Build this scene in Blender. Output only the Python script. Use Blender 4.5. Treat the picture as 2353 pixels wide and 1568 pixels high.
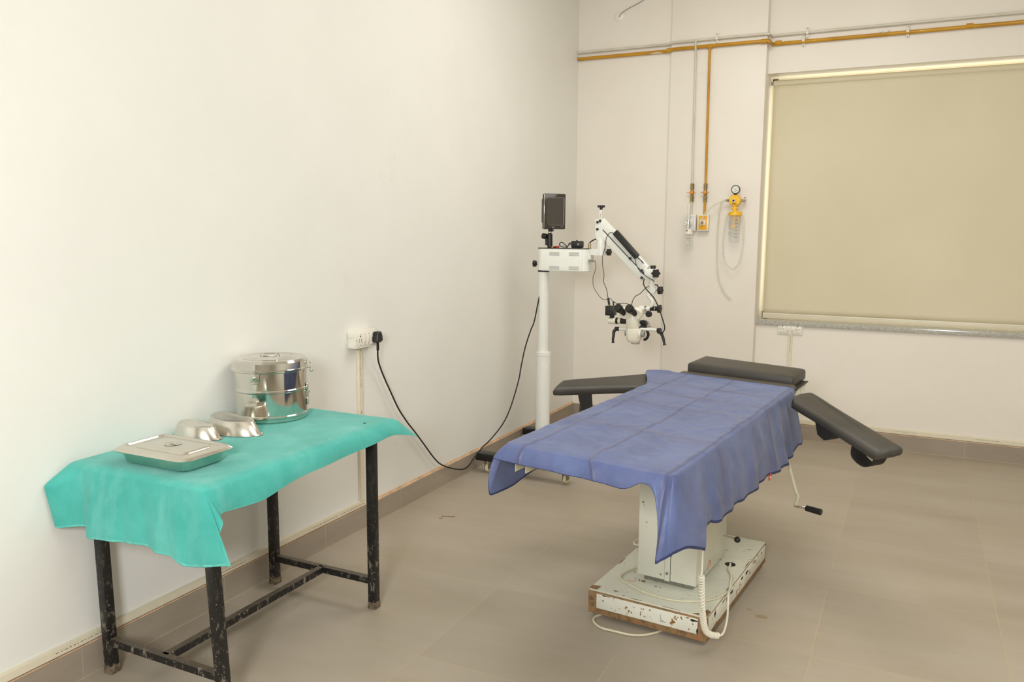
import bpy, bmesh, math, random
from mathutils import Vector, Matrix, Euler, noise
V = Vector
R = math.radians
random.seed(7)
S = bpy.context.scene
for o in list(bpy.data.objects): bpy.data.objects.remove(o)
COL = S.collection

# ------------------------------------------------------------------ camera
cam_d = bpy.data.cameras.new('camera'); cam = bpy.data.objects.new('camera', cam_d); COL.objects.link(cam)
FPX, YAW, PIT, ROL = 1882.95, -0.45441, 0.13508, 0.00673
cyw, syw, cp, sp = math.cos(YAW), math.sin(YAW), math.cos(PIT), math.sin(PIT)
fw = V((syw*cp, cyw*cp, -sp)); rt = V((cyw, -syw, 0)); up = rt.cross(fw)
r2 = rt*math.cos(ROL) + up*math.sin(ROL); u2 = up*math.cos(ROL) - rt*math.sin(ROL)
m = Matrix((r2, u2, -fw)).transposed().to_4x4(); m.translation = V((2.66224, -6.76656, 1.65))
cam.matrix_world = m
cam_d.sensor_fit = 'HORIZONTAL'; cam_d.sensor_width = 36; cam_d.lens = FPX*36/2353
cam_d.clip_start = 0.05; cam_d.clip_end = 60
S.camera = cam

# ------------------------------------------------------------------ light
S.view_settings.view_transform = 'Standard'; S.view_settings.look = 'None'
S.view_settings.gamma = 1; S.view_settings.use_curve_mapping = False
S.view_settings.exposure = 0.12
wd = bpy.data.worlds.new('daylight'); S.world = wd; wd.use_nodes = True
wd.node_tree.nodes['Background'].inputs[0].default_value = (1.0, 0.97, 0.80, 1)
wd.node_tree.nodes['Background'].inputs[1].default_value = 2.1

def area(name, loc, target, sx, sy, power, col):
    d = bpy.data.lights.new(name, 'AREA'); d.shape = 'RECTANGLE'; d.size = sx; d.size_y = sy
    d.energy = power; d.color = col
    o = bpy.data.objects.new(name, d); COL.objects.link(o); o.location = loc
    o.rotation_euler = (V(target)-V(loc)).to_track_quat('-Z', 'Y').to_euler()
    return o
WARM = (1.0, 0.985, 0.94)
area('flash_lamp', (2.5, -7.9, 2.15), (0.9, -3.0, 0.9), 0.7, 0.7, 101, (0.97, 1.0, 1.02))
area('ceiling_fill', (3.4, -4.6, 3.70), (3.0, -4.6, 0), 2.4, 2.4, 62, WARM)  # unseen soft fill added under the ceiling to even out the room light
area('ceiling_fill', (1.7, -2.3, 3.70), (1.5, -2.0, 0), 1.4, 1.4, 40, WARM)  # second added fill, no visible fitting, lifts the back left corner

# ------------------------------------------------------------------ materials
def lin(c):
    return tuple(((x/255)/12.92 if x/255 <= 0.04045 else (((x/255)+0.055)/1.055)**2.4) for x in c) + (1,)
class NT:
    def __init__(s, name):
        s.m = bpy.data.materials.new(name); s.m.use_nodes = True; s.t = s.m.node_tree
        s.b = s.t.nodes['Principled BSDF']; s._co = None
    def n(s, typ, **kw):
        nd = s.t.nodes.new(typ)
        for k, v in kw.items():
            if k.startswith('i_'): nd.inputs[k[2:].replace('_', ' ')].default_value = v
            else: setattr(nd, k, v)
        return nd
    def l(s, a, b): s.t.links.new(a, b)
    def co(s):
        if not s._co: s._co = s.n('ShaderNodeNewGeometry').outputs['Position']
        return s._co
    def obj(s): return s.n('ShaderNodeTexCoord').outputs['Object']
    def mapping(s, src, scale=(1,1,1), loc=(0,0,0), rot=(0,0,0)):
        mp = s.n('ShaderNodeMapping'); s.l(src, mp.inputs[0])
        mp.inputs['Scale'].default_value = scale; mp.inputs['Location'].default_value = loc; mp.inputs['Rotation'].default_value = rot
        return mp.outputs[0]
    def noise(s, scale, detail=3, src=None, rough=.5):
        nd = s.n('ShaderNodeTexNoise'); nd.inputs['Scale'].default_value = scale; nd.inputs['Detail'].default_value = detail
        nd.inputs['Roughness'].default_value = rough
        s.l(src or s.co(), nd.inputs['Vector']); return nd.outputs['Fac']
    def ramp(s, fac, stops, interp='LINEAR'):
        r = s.n('ShaderNodeValToRGB'); e = r.color_ramp.elements; r.color_ramp.interpolation = interp
        while len(e) < len(stops): e.new(.5)
        for i, (p, c) in enumerate(stops):
            e[i].position = p; e[i].color = c if len(c) == 4 else lin(c)
        s.l(fac, r.inputs[0]); return r.outputs[0]
    def mix(s, fac, a, b, mode='MIX'):
        mx = s.n('ShaderNodeMix'); mx.data_type = 'RGBA'; mx.blend_type = mode
        for v, i in ((fac, 0), (a, 6), (b, 7)):
            if hasattr(v, 'links') or isinstance(v, bpy.types.NodeSocket): s.l(v, mx.inputs[i])
            else: mx.inputs[i].default_value = v
        return mx.outputs[2]
    def math(s, op, a, b=0.0):
        nd = s.n('ShaderNodeMath'); nd.operation = op
        for v, i in ((a, 0), (b, 1)):
            if isinstance(v, bpy.types.NodeSocket): s.l(v, nd.inputs[i])
            else: nd.inputs[i].default_value = v
        return nd.outputs[0]
    def color(s, c):
        if isinstance(c, bpy.types.NodeSocket): s.l(c, s.b.inputs['Base Color'])
        else: s.b.inputs['Base Color'].default_value = c
    def bump(s, h, st=.2, dist=.002):
        b = s.n('ShaderNodeBump'); b.inputs['Strength'].default_value = st; b.inputs['Distance'].default_value = dist
        s.l(h, b.inputs['Height']); s.l(b.outputs[0], s.b.inputs['Normal'])
    def set(s, **k):
        for a, v in k.items(): s.b.inputs[a.replace('_', ' ')].default_value = v
        return s
W0, W1 = (0,0,0,1), (1,1,1,1)
def plain(name, rgb, rough=.5, metal=0, vary=.06, vs=30, bump=0, **kw):
    t = NT(name); c = lin(rgb)
    n = t.noise(vs, 4)
    d = tuple(x*(1-vary) for x in c[:3])+(1,); e = tuple(min(1, x*(1+vary)) for x in c[:3])+(1,)
    t.color(t.ramp(n, [(.3, d), (.7, e)])); t.set(Roughness=rough, Metallic=metal, **kw)
    if bump: t.bump(t.noise(vs*6, 4), bump)
    return t.m
M = {}
def wallmat(name, a, b, stain=(214,190,160)):
    t = NT(name)
    n = t.noise(.9, 6, rough=.65); c = t.ramp(n, [(.32, a), (.68, b)])
    st = t.ramp(t.noise(2.3, 8, rough=.7), [(.63, W0), (.82, W1)])
    c = t.mix(t.math('MULTIPLY', st, .35), c, lin(stain))
    # small scuffs of the trowelled paint
    sc = t.ramp(t.noise(26, 2), [(.79, W0), (.84, W1)])
    c = t.mix(t.math('MULTIPLY', sc, .25), c, lin((150,135,120)))
    t.color(c); t.set(Roughness=.42); t.b.inputs['Specular IOR Level'].default_value = .35
    t.bump(t.noise(5, 8, rough=.6), .25, .006)
    return t.m
M['wall'] = wallmat('cream wall paint', (234,232,225), (240,238,231))
M['wall_b'] = wallmat('pinkish cream wall paint', (235,227,215), (241,234,223))
M['ceil'] = plain('white ceiling paint', (236,230,216), .8, vary=.02, vs=2)
def floormat():
    t = NT('large matt beige floor tile')
    v = t.mapping(t.co(), loc=(-.335, .749, 0))
    br = t.n('ShaderNodeTexBrick', offset=0.0, squash=1.0)
    t.l(v, br.inputs['Vector']); br.inputs['Scale'].default_value = 1
    br.inputs['Brick Width'].default_value = .6875; br.inputs['Row Height'].default_value = .695
    br.inputs['Mortar Size'].default_value = .0024; br.inputs['Mortar Smooth'].default_value = .3
    br.inputs['Color1'].default_value = lin((166,154,138)); br.inputs['Color2'].default_value = lin((178,166,149))
    br.inputs['Mortar'].default_value = lin((192,176,144)); br.inputs['Bias'].default_value = 0
    n = t.noise(1.0, 5, t.mapping(t.co(), scale=(.8, 3.2, 1)), .6)
    c = t.mix(.55, br.outputs['Color'], t.ramp(n, [(.3, (158,144,123)), (.7, (182,171,155))]))
    n2 = t.noise(1.1, 6, None, .65)
    c = t.mix(t.math('MULTIPLY', t.ramp(n2, [(.52, W0), (.75, W1)]), .35), c, lin((166,147,112)))
    sp_ = t.ramp(t.noise(34, 2), [(.80, W0), (.83, W1)])
    c = t.mix(t.math('MULTIPLY', sp_, .35), c, lin((120,95,60)))
    c = t.mix(t.math('MULTIPLY', br.outputs['Fac'], .9), c, lin((184,166,136)))
    # dried drips with a shape of their own
    for (x, y, r, k) in ((2.078+.09, -3.283+.0, .022, .8), (2.11, -3.235, .008, .6), (3.02,-4.03,.012,.5), (3.10,-3.98,.012,.5)):
        vm = t.n('ShaderNodeVectorMath', operation='DISTANCE'); t.l(t.mapping(t.co(), scale=(1, 1.6, 1)), vm.inputs[0]); vm.inputs[1].default_value = (x, y*1.6, 0)
        nn = t.math('ADD', vm.outputs['Value'], t.math('MULTIPLY', t.noise(60, 2), .012))
        c = t.mix(t.math('MULTIPLY', t.ramp(nn, [(0, W1), (r+.008, W1), (r+.014, W0)]), k*.7), c, lin((140,112,60)))
    t.color(c); t.set(Roughness=.48)
    h = t.math('SUBTRACT', t.math('MULTIPLY', t.noise(140, 3), .15), br.outputs['Fac'])
    t.bump(h, .35, .0012)
    return t.m
M['floor'] = floormat()
def skirtmat(name, axis):
    t = NT(name)
    sep = t.n('ShaderNodeSeparateXYZ'); t.l(t.co(), sep.inputs[0])
    a = sep.outputs[axis]; off, per = ((.749, .695) if axis == 1 else (-.335, .6875))
    f = t.math('ABSOLUTE', t.math('SUBTRACT', t.math('FRACT', t.math('DIVIDE', t.math('ADD', a, off+20*per), per)), .5))
    g = t.ramp(f, [(.4972, W0), (.4985, W1)])
    n = t.noise(1.4, 5, t.mapping(t.co(), scale=(1, 1, 4)), .6)
    c = t.ramp(n, [(.3, (151,138,122)), (.7, (168,155,139))])
    c = t.mix(g, c, lin((186,172,148)))
    e = t.ramp(sep.outputs[2], [(0, (186,168,130)), (.006, (150,138,120))])
    low = t.ramp(t.math('ADD', sep.outputs[2], t.math('MULTIPLY', t.noise(25, 3), .004)), [(.004, W1), (.0065, W0)])
    c = t.mix(t.math('MULTIPLY', low, .6), c, lin((196,180,146)))
    t.color(c); t.set(Roughness=.4)
    return t.m
M['skl'] = skirtmat('grey brown skirting tile left', 1); M['skb'] = skirtmat('grey brown skirting tile back', 0)
M['mortar'] = plain('reddish plaster edge', (226,192,160), .8, vary=.2, vs=14, bump=.3)
M['trunk'] = plain('cream pvc', (228,218,194), .4, vary=.03)
M['print'] = plain('faded black print', (104,98,88), .6)
M['switch'] = plain('white switch plastic', (240,236,222), .3, vary=.02)
M['black'] = plain('black plastic', (28,27,26), .4)
M['rubber'] = plain('black cable rubber', (30,29,27), .5)
M['thincable'] = plain('grey black thin cable', (74,72,68), .5)
M['dark'] = plain('dark recess', (18,17,16), .7)
M['white'] = plain('glossy white enamel', (232,232,224), .28, vary=.02)
M['offw'] = plain('warm white enamel', (236,230,214), .3, vary=.02)
M['greyp'] = plain('grey plastic', (150,150,145), .45)
M['vent'] = plain('grey vent slot', (128,130,132), .5)
M['chrome'] = plain('chrome', (215,212,205), .12, 1, vary=.02)
M['brass'] = plain('tarnished brass', (150,132,84), .4, .85, vary=.3, vs=80)
M['yellow'] = plain('yellow plastic', (250,196,40), .35, vary=.03)
M['ylabel'] = plain('yellow outlet plate', (246,176,20), .4, vary=.02)
M['wlabel'] = plain('pale blue white outlet plate', (214,218,224), .4, vary=.02)
M['orange'] = plain('orange valve handle', (226,140,44), .45)
M['red'] = plain('red plastic', (200,30,24), .4)
M['glasspane'] = None
def pipemat(name, a, b, chips):
    t = NT(name)
    c = t.ramp(t.noise(7, 5), [(.35, a), (.65, b)])
    ch = t.ramp(t.noise(16, 4, t.mapping(t.co(), scale=(.25, 1, 1))), [(.66, W0), (.69, W1)])
    t.color(t.mix(ch, c, lin(chips))); t.set(Roughness=.35); t.bump(t.noise(40, 3), .2)
    return t.m
M['ypipe'] = pipemat('ochre painted pipe', (186,132,20), (204,150,34), (222,202,160))
M['wpipe'] = pipemat('off white painted pipe', (208,202,184), (222,216,200), (196,186,160))
def steelmat(name, rgb, rough):
    t = NT(name); t.color(t.ramp(t.noise(6, 4), [(.3, tuple(int(x*.94) for x in rgb)), (.7, rgb)]))
    t.set(Metallic=1.0)
    r = t.ramp(t.noise(9, 6, rough=.7), [(.3, (rough*.7,)*3+(1,)), (.75, (rough*1.5,)*3+(1,))]); t.l(r, t.b.inputs['Roughness'])
    t.bump(t.noise(8, 2), .04, .002)
    return t.m
M['steel'] = steelmat('polished stainless steel', (222,219,210), .08)
M['satin'] = steelmat('satin stainless steel', (224,219,208), .22)
M['vinyl'] = plain('worn black vinyl', (62,58,52), .48, vary=.22, vs=5, bump=.15)
M['vinyl2'] = plain('grey black vinyl', (74,68,60), .5, vary=.18, vs=5, bump=.15)
M['strap'] = plain('black webbing', (34,31,28), .7, vary=.15, bump=.3)
def clothmat(name, a, b, c2, weave, rough=.85, sheen=.2):
    t = NT(name)
    c = t.ramp(t.noise(5, 7, rough=.65), [(.3, a), (.7, b)])
    n2 = t.noise(3, 8, t.mapping(t.co(), scale=(2.5, 2.5, .7)), .7)
    c = t.mix(t.math('MULTIPLY', t.ramp(n2, [(.5, W0), (.78, W1)]), .5), c, lin(c2))
    t.color(c); t.set(Roughness=rough); t.b.inputs['Sheen Weight'].default_value = sheen
    w = t.math('ADD', t.math('MULTIPLY', t.noise(weave, 2), .5), t.noise(14, 5, rough=.6))
    t.bump(w, .3, .003)
    return t
tc = clothmat('teal green cotton', (52,164,152), (84,188,176), (140,206,196), 700); M['green'] = tc.m
M['gseam'] = plain('pale green stitched hem', (100,192,180), .8, vary=.2, vs=60)
tb = clothmat('blue nylon sheet', (76,88,132), (98,112,156), (106,102,132), 500, .5, .1)
def blue_creases(t):
    # grime settled along the fold lines of the sheet (object space of the table)
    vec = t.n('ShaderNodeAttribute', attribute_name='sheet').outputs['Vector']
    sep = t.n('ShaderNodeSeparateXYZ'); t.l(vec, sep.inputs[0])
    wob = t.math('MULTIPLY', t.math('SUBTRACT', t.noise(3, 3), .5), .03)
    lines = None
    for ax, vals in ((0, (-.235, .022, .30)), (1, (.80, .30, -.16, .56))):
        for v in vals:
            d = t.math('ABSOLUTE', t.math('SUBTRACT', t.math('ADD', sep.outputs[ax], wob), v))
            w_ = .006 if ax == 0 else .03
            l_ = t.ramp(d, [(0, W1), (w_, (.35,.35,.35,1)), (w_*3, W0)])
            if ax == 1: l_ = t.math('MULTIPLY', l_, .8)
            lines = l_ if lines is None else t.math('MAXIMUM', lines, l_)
    vo = t.n('ShaderNodeTexVoronoi', feature='DISTANCE_TO_EDGE'); vo.inputs['Scale'].default_value = 8
    mixv = t.n('ShaderNodeVectorMath', operation='ADD'); nz = t.n('ShaderNodeTexNoise'); nz.inputs['Scale'].default_value = 7; t.l(vec, nz.inputs['Vector'])
    sc = t.n('ShaderNodeVectorMath', operation='SCALE'); t.l(nz.outputs['Color'], sc.inputs[0]); sc.inputs['Scale'].default_value = .16
    t.l(vec, mixv.inputs[0]); t.l(sc.outputs[0], mixv.inputs[1]); t.l(mixv.outputs[0], vo.inputs['Vector'])
    cr_ = t.math('MULTIPLY', t.ramp(vo.outputs['Distance'], [(0, W1), (.30, W0)]), t.ramp(t.noise(2.2, 2, vec), [(.42, W0), (.62, W1)]))
    fine = t.noise(16, 6, vec, .6)
    hgt = t.math('ADD', t.math('MULTIPLY', cr_, .8), t.math('MULTIPLY', fine, .9))
    sharp = None
    for ax, vals in ((0, (-.235, .022, .30)), (1, (.80, .30, -.16, .56))):
        for v in vals:
            d = t.math('ABSOLUTE', t.math('SUBTRACT', t.math('ADD', sep.outputs[ax], wob), v)); l_ = t.ramp(d, [(0, W1), (.009, W0)])
            if ax: l_ = t.math('MULTIPLY', l_, .5)
            sharp = l_ if sharp is None else t.math('MAXIMUM', sharp, l_)
    hgt = t.math('ADD', hgt, t.math('MULTIPLY', sharp, 1.1))
    for l_ in list(t.b.inputs['Normal'].links): t.t.links.remove(l_)
    t.bump(hgt, .62, .006)
    base = t.b.inputs['Base Color'].links[0].from_socket
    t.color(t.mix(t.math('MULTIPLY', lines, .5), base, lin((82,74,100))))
blue_creases(tb); M['blue'] = tb.m
M['bseam'] = plain('navy stitched hem', (48,56,96), .7, vary=.2, vs=80)
def worn(name, base, rust, thr, thr2, rough=.4):
    t = NT(name)
    c = t.ramp(t.noise(4, 5), [(.3, tuple(int(x*.93) for x in base)), (.7, base)])
    st = t.ramp(t.noise(6, 6, rough=.7), [(.55, W0), (.8, W1)])
    c = t.mix(t.math('MULTIPLY', st, .4), c, lin((176,158,112)))
    a = t.ramp(t.noise(22, 5, rough=.65), [(thr, W0), (thr+.02, W1)])
    b = t.ramp(t.noise(55, 3), [(thr2, W0), (thr2+.02, W1)])
    c = t.mix(t.math('MAXIMUM', a, b), c, lin(rust))
    t.color(c); t.set(Roughness=rough); t.bump(t.math('SUBTRACT', W1 and 1.0, a), .3, .001)
    return t.m
M['paint'] = worn('chipped cream enamel', (222,221,203), (122,88,56), .645, .70)
M['paint2'] = worn('chipped white enamel with rust', (234,232,216), (140,92,50), .605, .66)
M['colpaint'] = worn('grey white enamel', (222,220,203), (132,104,70), .68, .73)
def rustmat():
    t = NT('brown rusty steel edge')
    c = t.ramp(t.noise(30, 6, rough=.7), [(.3, (96,72,46)), (.55, (150,118,80)), (.75, (164,96,48))])
    t.color(c); t.set(Roughness=.8); t.bump(t.noise(90, 4), .5, .002); return t.m
M['rust'] = rustmat()
def blackmetal():
    t = NT('paint spattered black steel')
    a = t.ramp(t.noise(95, 3, rough=.6), [(.66, W0), (.70, W1)])
    sep = t.n('ShaderNodeSeparateXYZ'); t.l(t.co(), sep.inputs[0])
    low = t.ramp(sep.outputs[2], [(.05, W1), (.45, (.25,.25,.25,1)), (.8, W0)])
    s2 = t.ramp(t.noise(45, 6, t.mapping(t.co(), scale=(1,1,.4)), .8), [(.55, W0), (.63, W1)])
    up_ = t.n('ShaderNodeNewGeometry'); sn = t.n('ShaderNodeSeparateXYZ'); t.l(up_.outputs['Normal'], sn.inputs[0])
    f = t.math('MULTIPLY', t.math('MAXIMUM', a, t.math('MULTIPLY', s2, .55)), low)
    dust = t.math('MULTIPLY', t.ramp(sn.outputs[2], [(.6, W0), (.95, W1)]), .45)
    c = t.mix(f, lin((22,20,20)), lin((186,178,158)))
    c = t.mix(dust, c, lin((128,112,92)))
    t.color(c); t.set(Roughness=.4); t.bump(f, .3, .001); return t.m
M['bmetal'] = blackmetal()
M['footdirt'] = plain('paint crusted foot', (112,98,78), .8, vary=.6, vs=50, bump=.5)
def granite():
    t = NT('speckled grey granite')
    v = t.n('ShaderNodeTexVoronoi'); v.inputs['Scale'].default_value = 130; t.l(t.co(), v.inputs['Vector'])
    c = t.mix(.5, t.ramp(t.noise(60, 6, rough=.8), [(.35, (120,122,124)), (.65, (214,208,194))]), t.ramp(v.outputs['Distance'], [(.1, (150,148,142)), (.6, (196,192,180))]))
    t.color(c); t.set(Roughness=.15); return t.m
M['granite'] = granite()
def blindmat():
    t = NT('beige blackout fabric')
    c = t.ramp(t.noise(1.2, 4), [(.3, (220,209,180)), (.7, (226,216,188))])
    t.color(c); t.set(Roughness=.9); t.bump(t.math('ADD', t.noise(1.6, 3), t.math('MULTIPLY', t.noise(900, 1), .02)), .5, .04); return t.m
M['blind'] = blindmat()
M['bar'] = plain('ivory blind bar', (226,216,190), .35, vary=.02)
M['frame'] = plain('white window frame', (238,234,220), .35, vary=.02)
def clear(name, tint, alpha, rough=.08):
    t = NT(name); t.color(t.ramp(t.noise(10, 2), [(0, tint), (1, tint)])); t.set(Roughness=rough, Alpha=alpha); t.b.inputs['IOR'].default_value = 1.45
    return t.m
M['clear'] = clear('clear plastic jar', (240,240,236), .14)
M['hose'] = clear('clear vinyl tubing', (232,232,212), .42, .15)
M['pane'] = clear('window glass', (240,245,240), .12, .03)
M['tube'] = clear('clear acrylic tube', (240,238,226), .5)
M['cable'] = plain('cream cable', (214,206,178), .5, vary=.08)
M['coil'] = plain('white coiled cord', (230,224,204), .4, vary=.05)
M['wheel'] = plain('ivory castor wheel', (224,214,176), .5, vary=.15)
M['zinc'] = plain('zinc plated steel', (150,150,140), .35, .8, vary=.2, vs=60)
M['screen'] = plain('dark glossy screen', (62,56,48), .12, vary=.03)
M['dial'] = plain('white dial', (226,226,216), .3, vary=.02)
M['orangemark'] = plain('faded orange paint mark', (206,118,66), .6)
M['greymark'] = plain('faded grey paint mark', (170,172,164), .6)
M['straw'] = plain('dry brown straw', (150,112,74), .7)

# ------------------------------------------------------------------ mesh builder
def smooth_path(pts, n=6):
    pts = [V(p) for p in pts]; out = []
    if len(pts) < 3: return pts
    for i in range(len(pts)-1):
        p0 = pts[max(i-1, 0)]; p1 = pts[i]; p2 = pts[i+1]; p3 = pts[min(i+2, len(pts)-1)]
        for k in range(n):
            t = k/n
            out.append(.5*((2*p1)+(-p0+p2)*t+(2*p0-5*p1+4*p2-p3)*t*t+(-p0+3*p1-3*p2+p3)*t**3))
    out.append(pts[-1]); return out
class MB:
    def __init__(s): s.bm = bmesh.new(); s.mats = []; s.cur = 0
    def mat(s, mname):
        if mname not in s.mats: s.mats.append(mname)
        s.cur = s.mats.index(mname); return s
    def _mark(s, n0, sm):
        s.bm.faces.ensure_lookup_table()
        for f in s.bm.faces[n0:]: f.material_index = s.cur; f.smooth = sm
    def box(s, c, size, rot=(0,0,0), bev=0, seg=2, mtx=None):
        n0 = len(s.bm.faces)
        t = bmesh.new()
        bmesh.ops.create_cube(t, size=1)
        for v in t.verts: v.co = V((v.co.x*size[0], v.co.y*size[1], v.co.z*size[2]))
        if bev: bmesh.ops.bevel(t, geom=list(t.edges), offset=bev, segments=seg, affect='EDGES', profile=.5, clamp_overlap=True)
        rm = mtx if mtx is not None else Euler(rot).to_matrix()
        s._merge(t, lambda p: rm @ p + V(c)); s._mark(n0, bev > 0); return s
    def _merge(s, t, f):
        vm = {v: s.bm.verts.new(f(v.co)) for v in t.verts}
        for fc in t.faces:
            try: s.bm.faces.new([vm[v] for v in fc.verts])
            except ValueError: pass
        t.free()
    def span(s, a, b, bev=0, seg=2):
        a, b = V(a), V(b)
        return s.box((a+b)/2, [abs(x) for x in (b-a)], bev=bev, seg=seg)
    def cyl(s, a, b, r0, r1=None, seg=24, sm=True, bev=0):
        a, b = V(a), V(b); r1 = r0 if r1 is None else r1; L = (b-a).length
        if bev: prof = [(0, 0), (r0-bev, 0), (r0, bev), (r1, L-bev), (r1-bev, L), (0, L)]
        else: prof = [(0, 0), (r0, 0), (r1, L), (0, L)]
        return s.lathe(prof, a, b-a, seg, sm)
    def lathe(s, prof, c, axis=(0,0,1), seg=32, sm=True, ref=None, warp=None):
        n0 = len(s.bm.faces); q = V(axis).normalized().to_track_quat('Z', 'Y').to_matrix(); c = V(c)
        rings = []
        for (r, h) in prof:
            if r < 1e-6: rings.append([s.bm.verts.new(c+q @ V((0, 0, h)))])
            else:
                ring = []
                for k in range(seg):
                    a = 2*math.pi*k/seg; p = V((r*math.cos(a), r*math.sin(a), h))
                    if warp: p = warp(p, a)
                    ring.append(s.bm.verts.new(c+q @ p))
                rings.append(ring)
        fl = []
        for A, B in zip(rings, rings[1:]):
            if len(A) == 1 and len(B) == 1: continue
            for k in range(seg):
                k2 = (k+1) % seg
                if len(A) == 1: fl.append(s.bm.faces.new((A[0], B[k2], B[k])))
                elif len(B) == 1: fl.append(s.bm.faces.new((A[k], A[k2], B[0])))
                else: fl.append(s.bm.faces.new((A[k], A[k2], B[k2], B[k])))
        s._mark(n0, sm)
        for f in fl:   # end caps flat
            pass
        return s
    def tube(s, pts, r, seg=10, n=6, smooth=True, caps=True, rad=None):
        pts = smooth_path(pts, n) if smooth else [V(p) for p in pts]
        n0 = len(s.bm.faces); rings = []; prev = None
        for i, p in enumerate(pts):
            d = (pts[min(i+1, len(pts)-1)]-pts[max(i-1, 0)]).normalized()
            if prev is None:
                a = d.orthogonal().normalized()
            else:
                a = (prev-d*prev.dot(d)).normalized()
            prev = a; b = d.cross(a); rr = rad(i/(len(pts)-1)) if rad else r
            rings.append([s.bm.verts.new(p+(a*math.cos(2*math.pi*k/seg)+b*math.sin(2*math.pi*k/seg))*rr) for k in range(seg)])
        for A, B in zip(rings, rings[1:]):
            for k in range(seg): s.bm.faces.new((A[k], A[(k+1) % seg], B[(k+1) % seg], B[k]))
        if caps: s.bm.faces.new(rings[0][::-1]); s.bm.faces.new(rings[-1])
        s._mark(n0, True); return s
    def prism(s, poly, vec, sm=False):
        n0 = len(s.bm.faces); vec = V(vec)
        A = [s.bm.verts.new(V(p)) for p in poly]; B = [s.bm.verts.new(V(p)+vec) for p in poly]
        n = len(poly); s.bm.faces.new(A[::-1]); s.bm.faces.new(B)
        for k in range(n): s.bm.faces.new((A[k], A[(k+1) % n], B[(k+1) % n], B[k]))
        s._mark(n0, sm); return s
    def bar(s, a, b, w, h, bev=0, upv=(0,0,1)):
        a, b = V(a), V(b); d = (b-a); x = d.normalized(); z = V(upv); y = z.cross(x)
        if y.length < 1e-4: y = V((0, 1, 0)).cross(x)
        y.normalize(); z = x.cross(y)
        return s.box((a+b)/2, (d.length, w, h), bev=bev, mtx=Matrix((x, y, z)).transposed())
    def rings(s, loops, closed=True, cap0=False, cap1=False, sm=True):
        n0 = len(s.bm.faces); vs = [[s.bm.verts.new(V(p)) for p in L] for L in loops]
        for A, B in zip(vs, vs[1:]):
            n = len(A)
            for k in range(n if closed else n-1):
                s.bm.faces.new((A[k], A[(k+1) % n], B[(k+1) % n], B[k]))
        if cap0: s.bm.faces.new(vs[0][::-1])
        if cap1: s.bm.faces.new(vs[-1])
        s._mark(n0, sm); return s
    def knob(s, c, axis, r, h, lobes=6, depth=.16):
        w = lambda p, a: V((p.x*(1+depth*math.cos(lobes*a)), p.y*(1+depth*math.cos(lobes*a)), p.z))
        return s.lathe([(0, 0), (r*.85, 0), (r, h*.15), (r, h*.85), (r*.88, h), (0, h)], c, axis, 48, True, warp=w)
    def build(s, name, parent=None, label=None, solid=0, autosmooth=True, local=False, attr=None):
        bmesh.ops.recalc_face_normals(s.bm, faces=s.bm.faces)
        me = bpy.data.meshes.new(name); inv = Matrix()
        if parent is not None and not local: inv = WM[parent.name].inverted()
        s.bm.transform(inv); s.bm.to_mesh(me); s.bm.free()
        for mn in s.mats: me.materials.append(M[mn])
        o = bpy.data.objects.new(name, me); COL.objects.link(o)
        if autosmooth:
            me.set_sharp_from_angle(angle=R(38))
        if parent is not None: o.parent = parent; WM[o.name] = WM[parent.name].copy()
        else: WM[o.name] = Matrix()
        if label: o['label'] = label
        if solid:
            md = o.modifiers.new('thickness', 'SOLIDIFY'); md.thickness = solid; md.offset = 0
        return o
WM = {}
def thing(name, label, cat, loc=(0,0,0), rz=0, group=None):
    o = bpy.data.objects.new(name, None); COL.objects.link(o); o.location = loc; o.rotation_euler = (0,0,rz)
    o.empty_display_size = .1
    WM[o.name] = Matrix.Translation(V(loc)) @ Matrix.Rotation(rz, 4, 'Z')
    o['label'] = label; o['category'] = cat
    if group: o['group'] = group
    return o
def tag(o, label, cat, group=None):
    o['label'] = label; o['category'] = cat
    if group: o['group'] = group
    return o
def struct(o): o['kind'] = 'structure'; return o
def P(m0): return MB().mat(m0)
def ball(r, n=10, sz=1.0): return [(r*math.sin(math.pi*k/n) if 0 < k < n else 0, -r*sz*math.cos(math.pi*k/n)) for k in range(n+1)]

# ------------------------------------------------------------------ room shell
RX, FY, CZ = 5.3, -9.2, 3.75
PX0, PX1, PY = 0.805, 1.548, -0.10          # pilaster beside the window
WZ0, WZ1, WX1 = 0.945, 2.86, 5.0            # window opening
WT = 0.34
b = P('floor').span((-.2, FY-.2, -.12), (RX+.2, WT, 0)); struct(b.build('floor'))
b = P('ceil').span((-.2, FY-.2, CZ), (RX+.2, WT, CZ+.12)); struct(b.build('ceiling'))
b = P('wall').span((-.2, FY, 0), (0, WT, CZ)); struct(b.build('wall_left'))
b = P('wall').span((RX, FY, 0), (RX+.2, WT, CZ)); struct(b.build('wall_right'))
b = P('wall').span((-.2, FY-.2, 0), (RX+.2, FY, CZ)); struct(b.build('wall_front'))
b = P('wall_b')
b.span((0, -.07, 0), (PX0, WT, CZ)); b.span((PX0, PY, 0), (PX1, WT, CZ), bev=.004)
b.span((PX1, 0, 0), (RX, WT, WZ0-.035)); b.span((PX1, 0, WZ1), (RX, WT, CZ)); b.span((WX1, 0, WZ0-.035), (RX, WT, WZ1))
struct(b.build('wall_back'))
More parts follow.
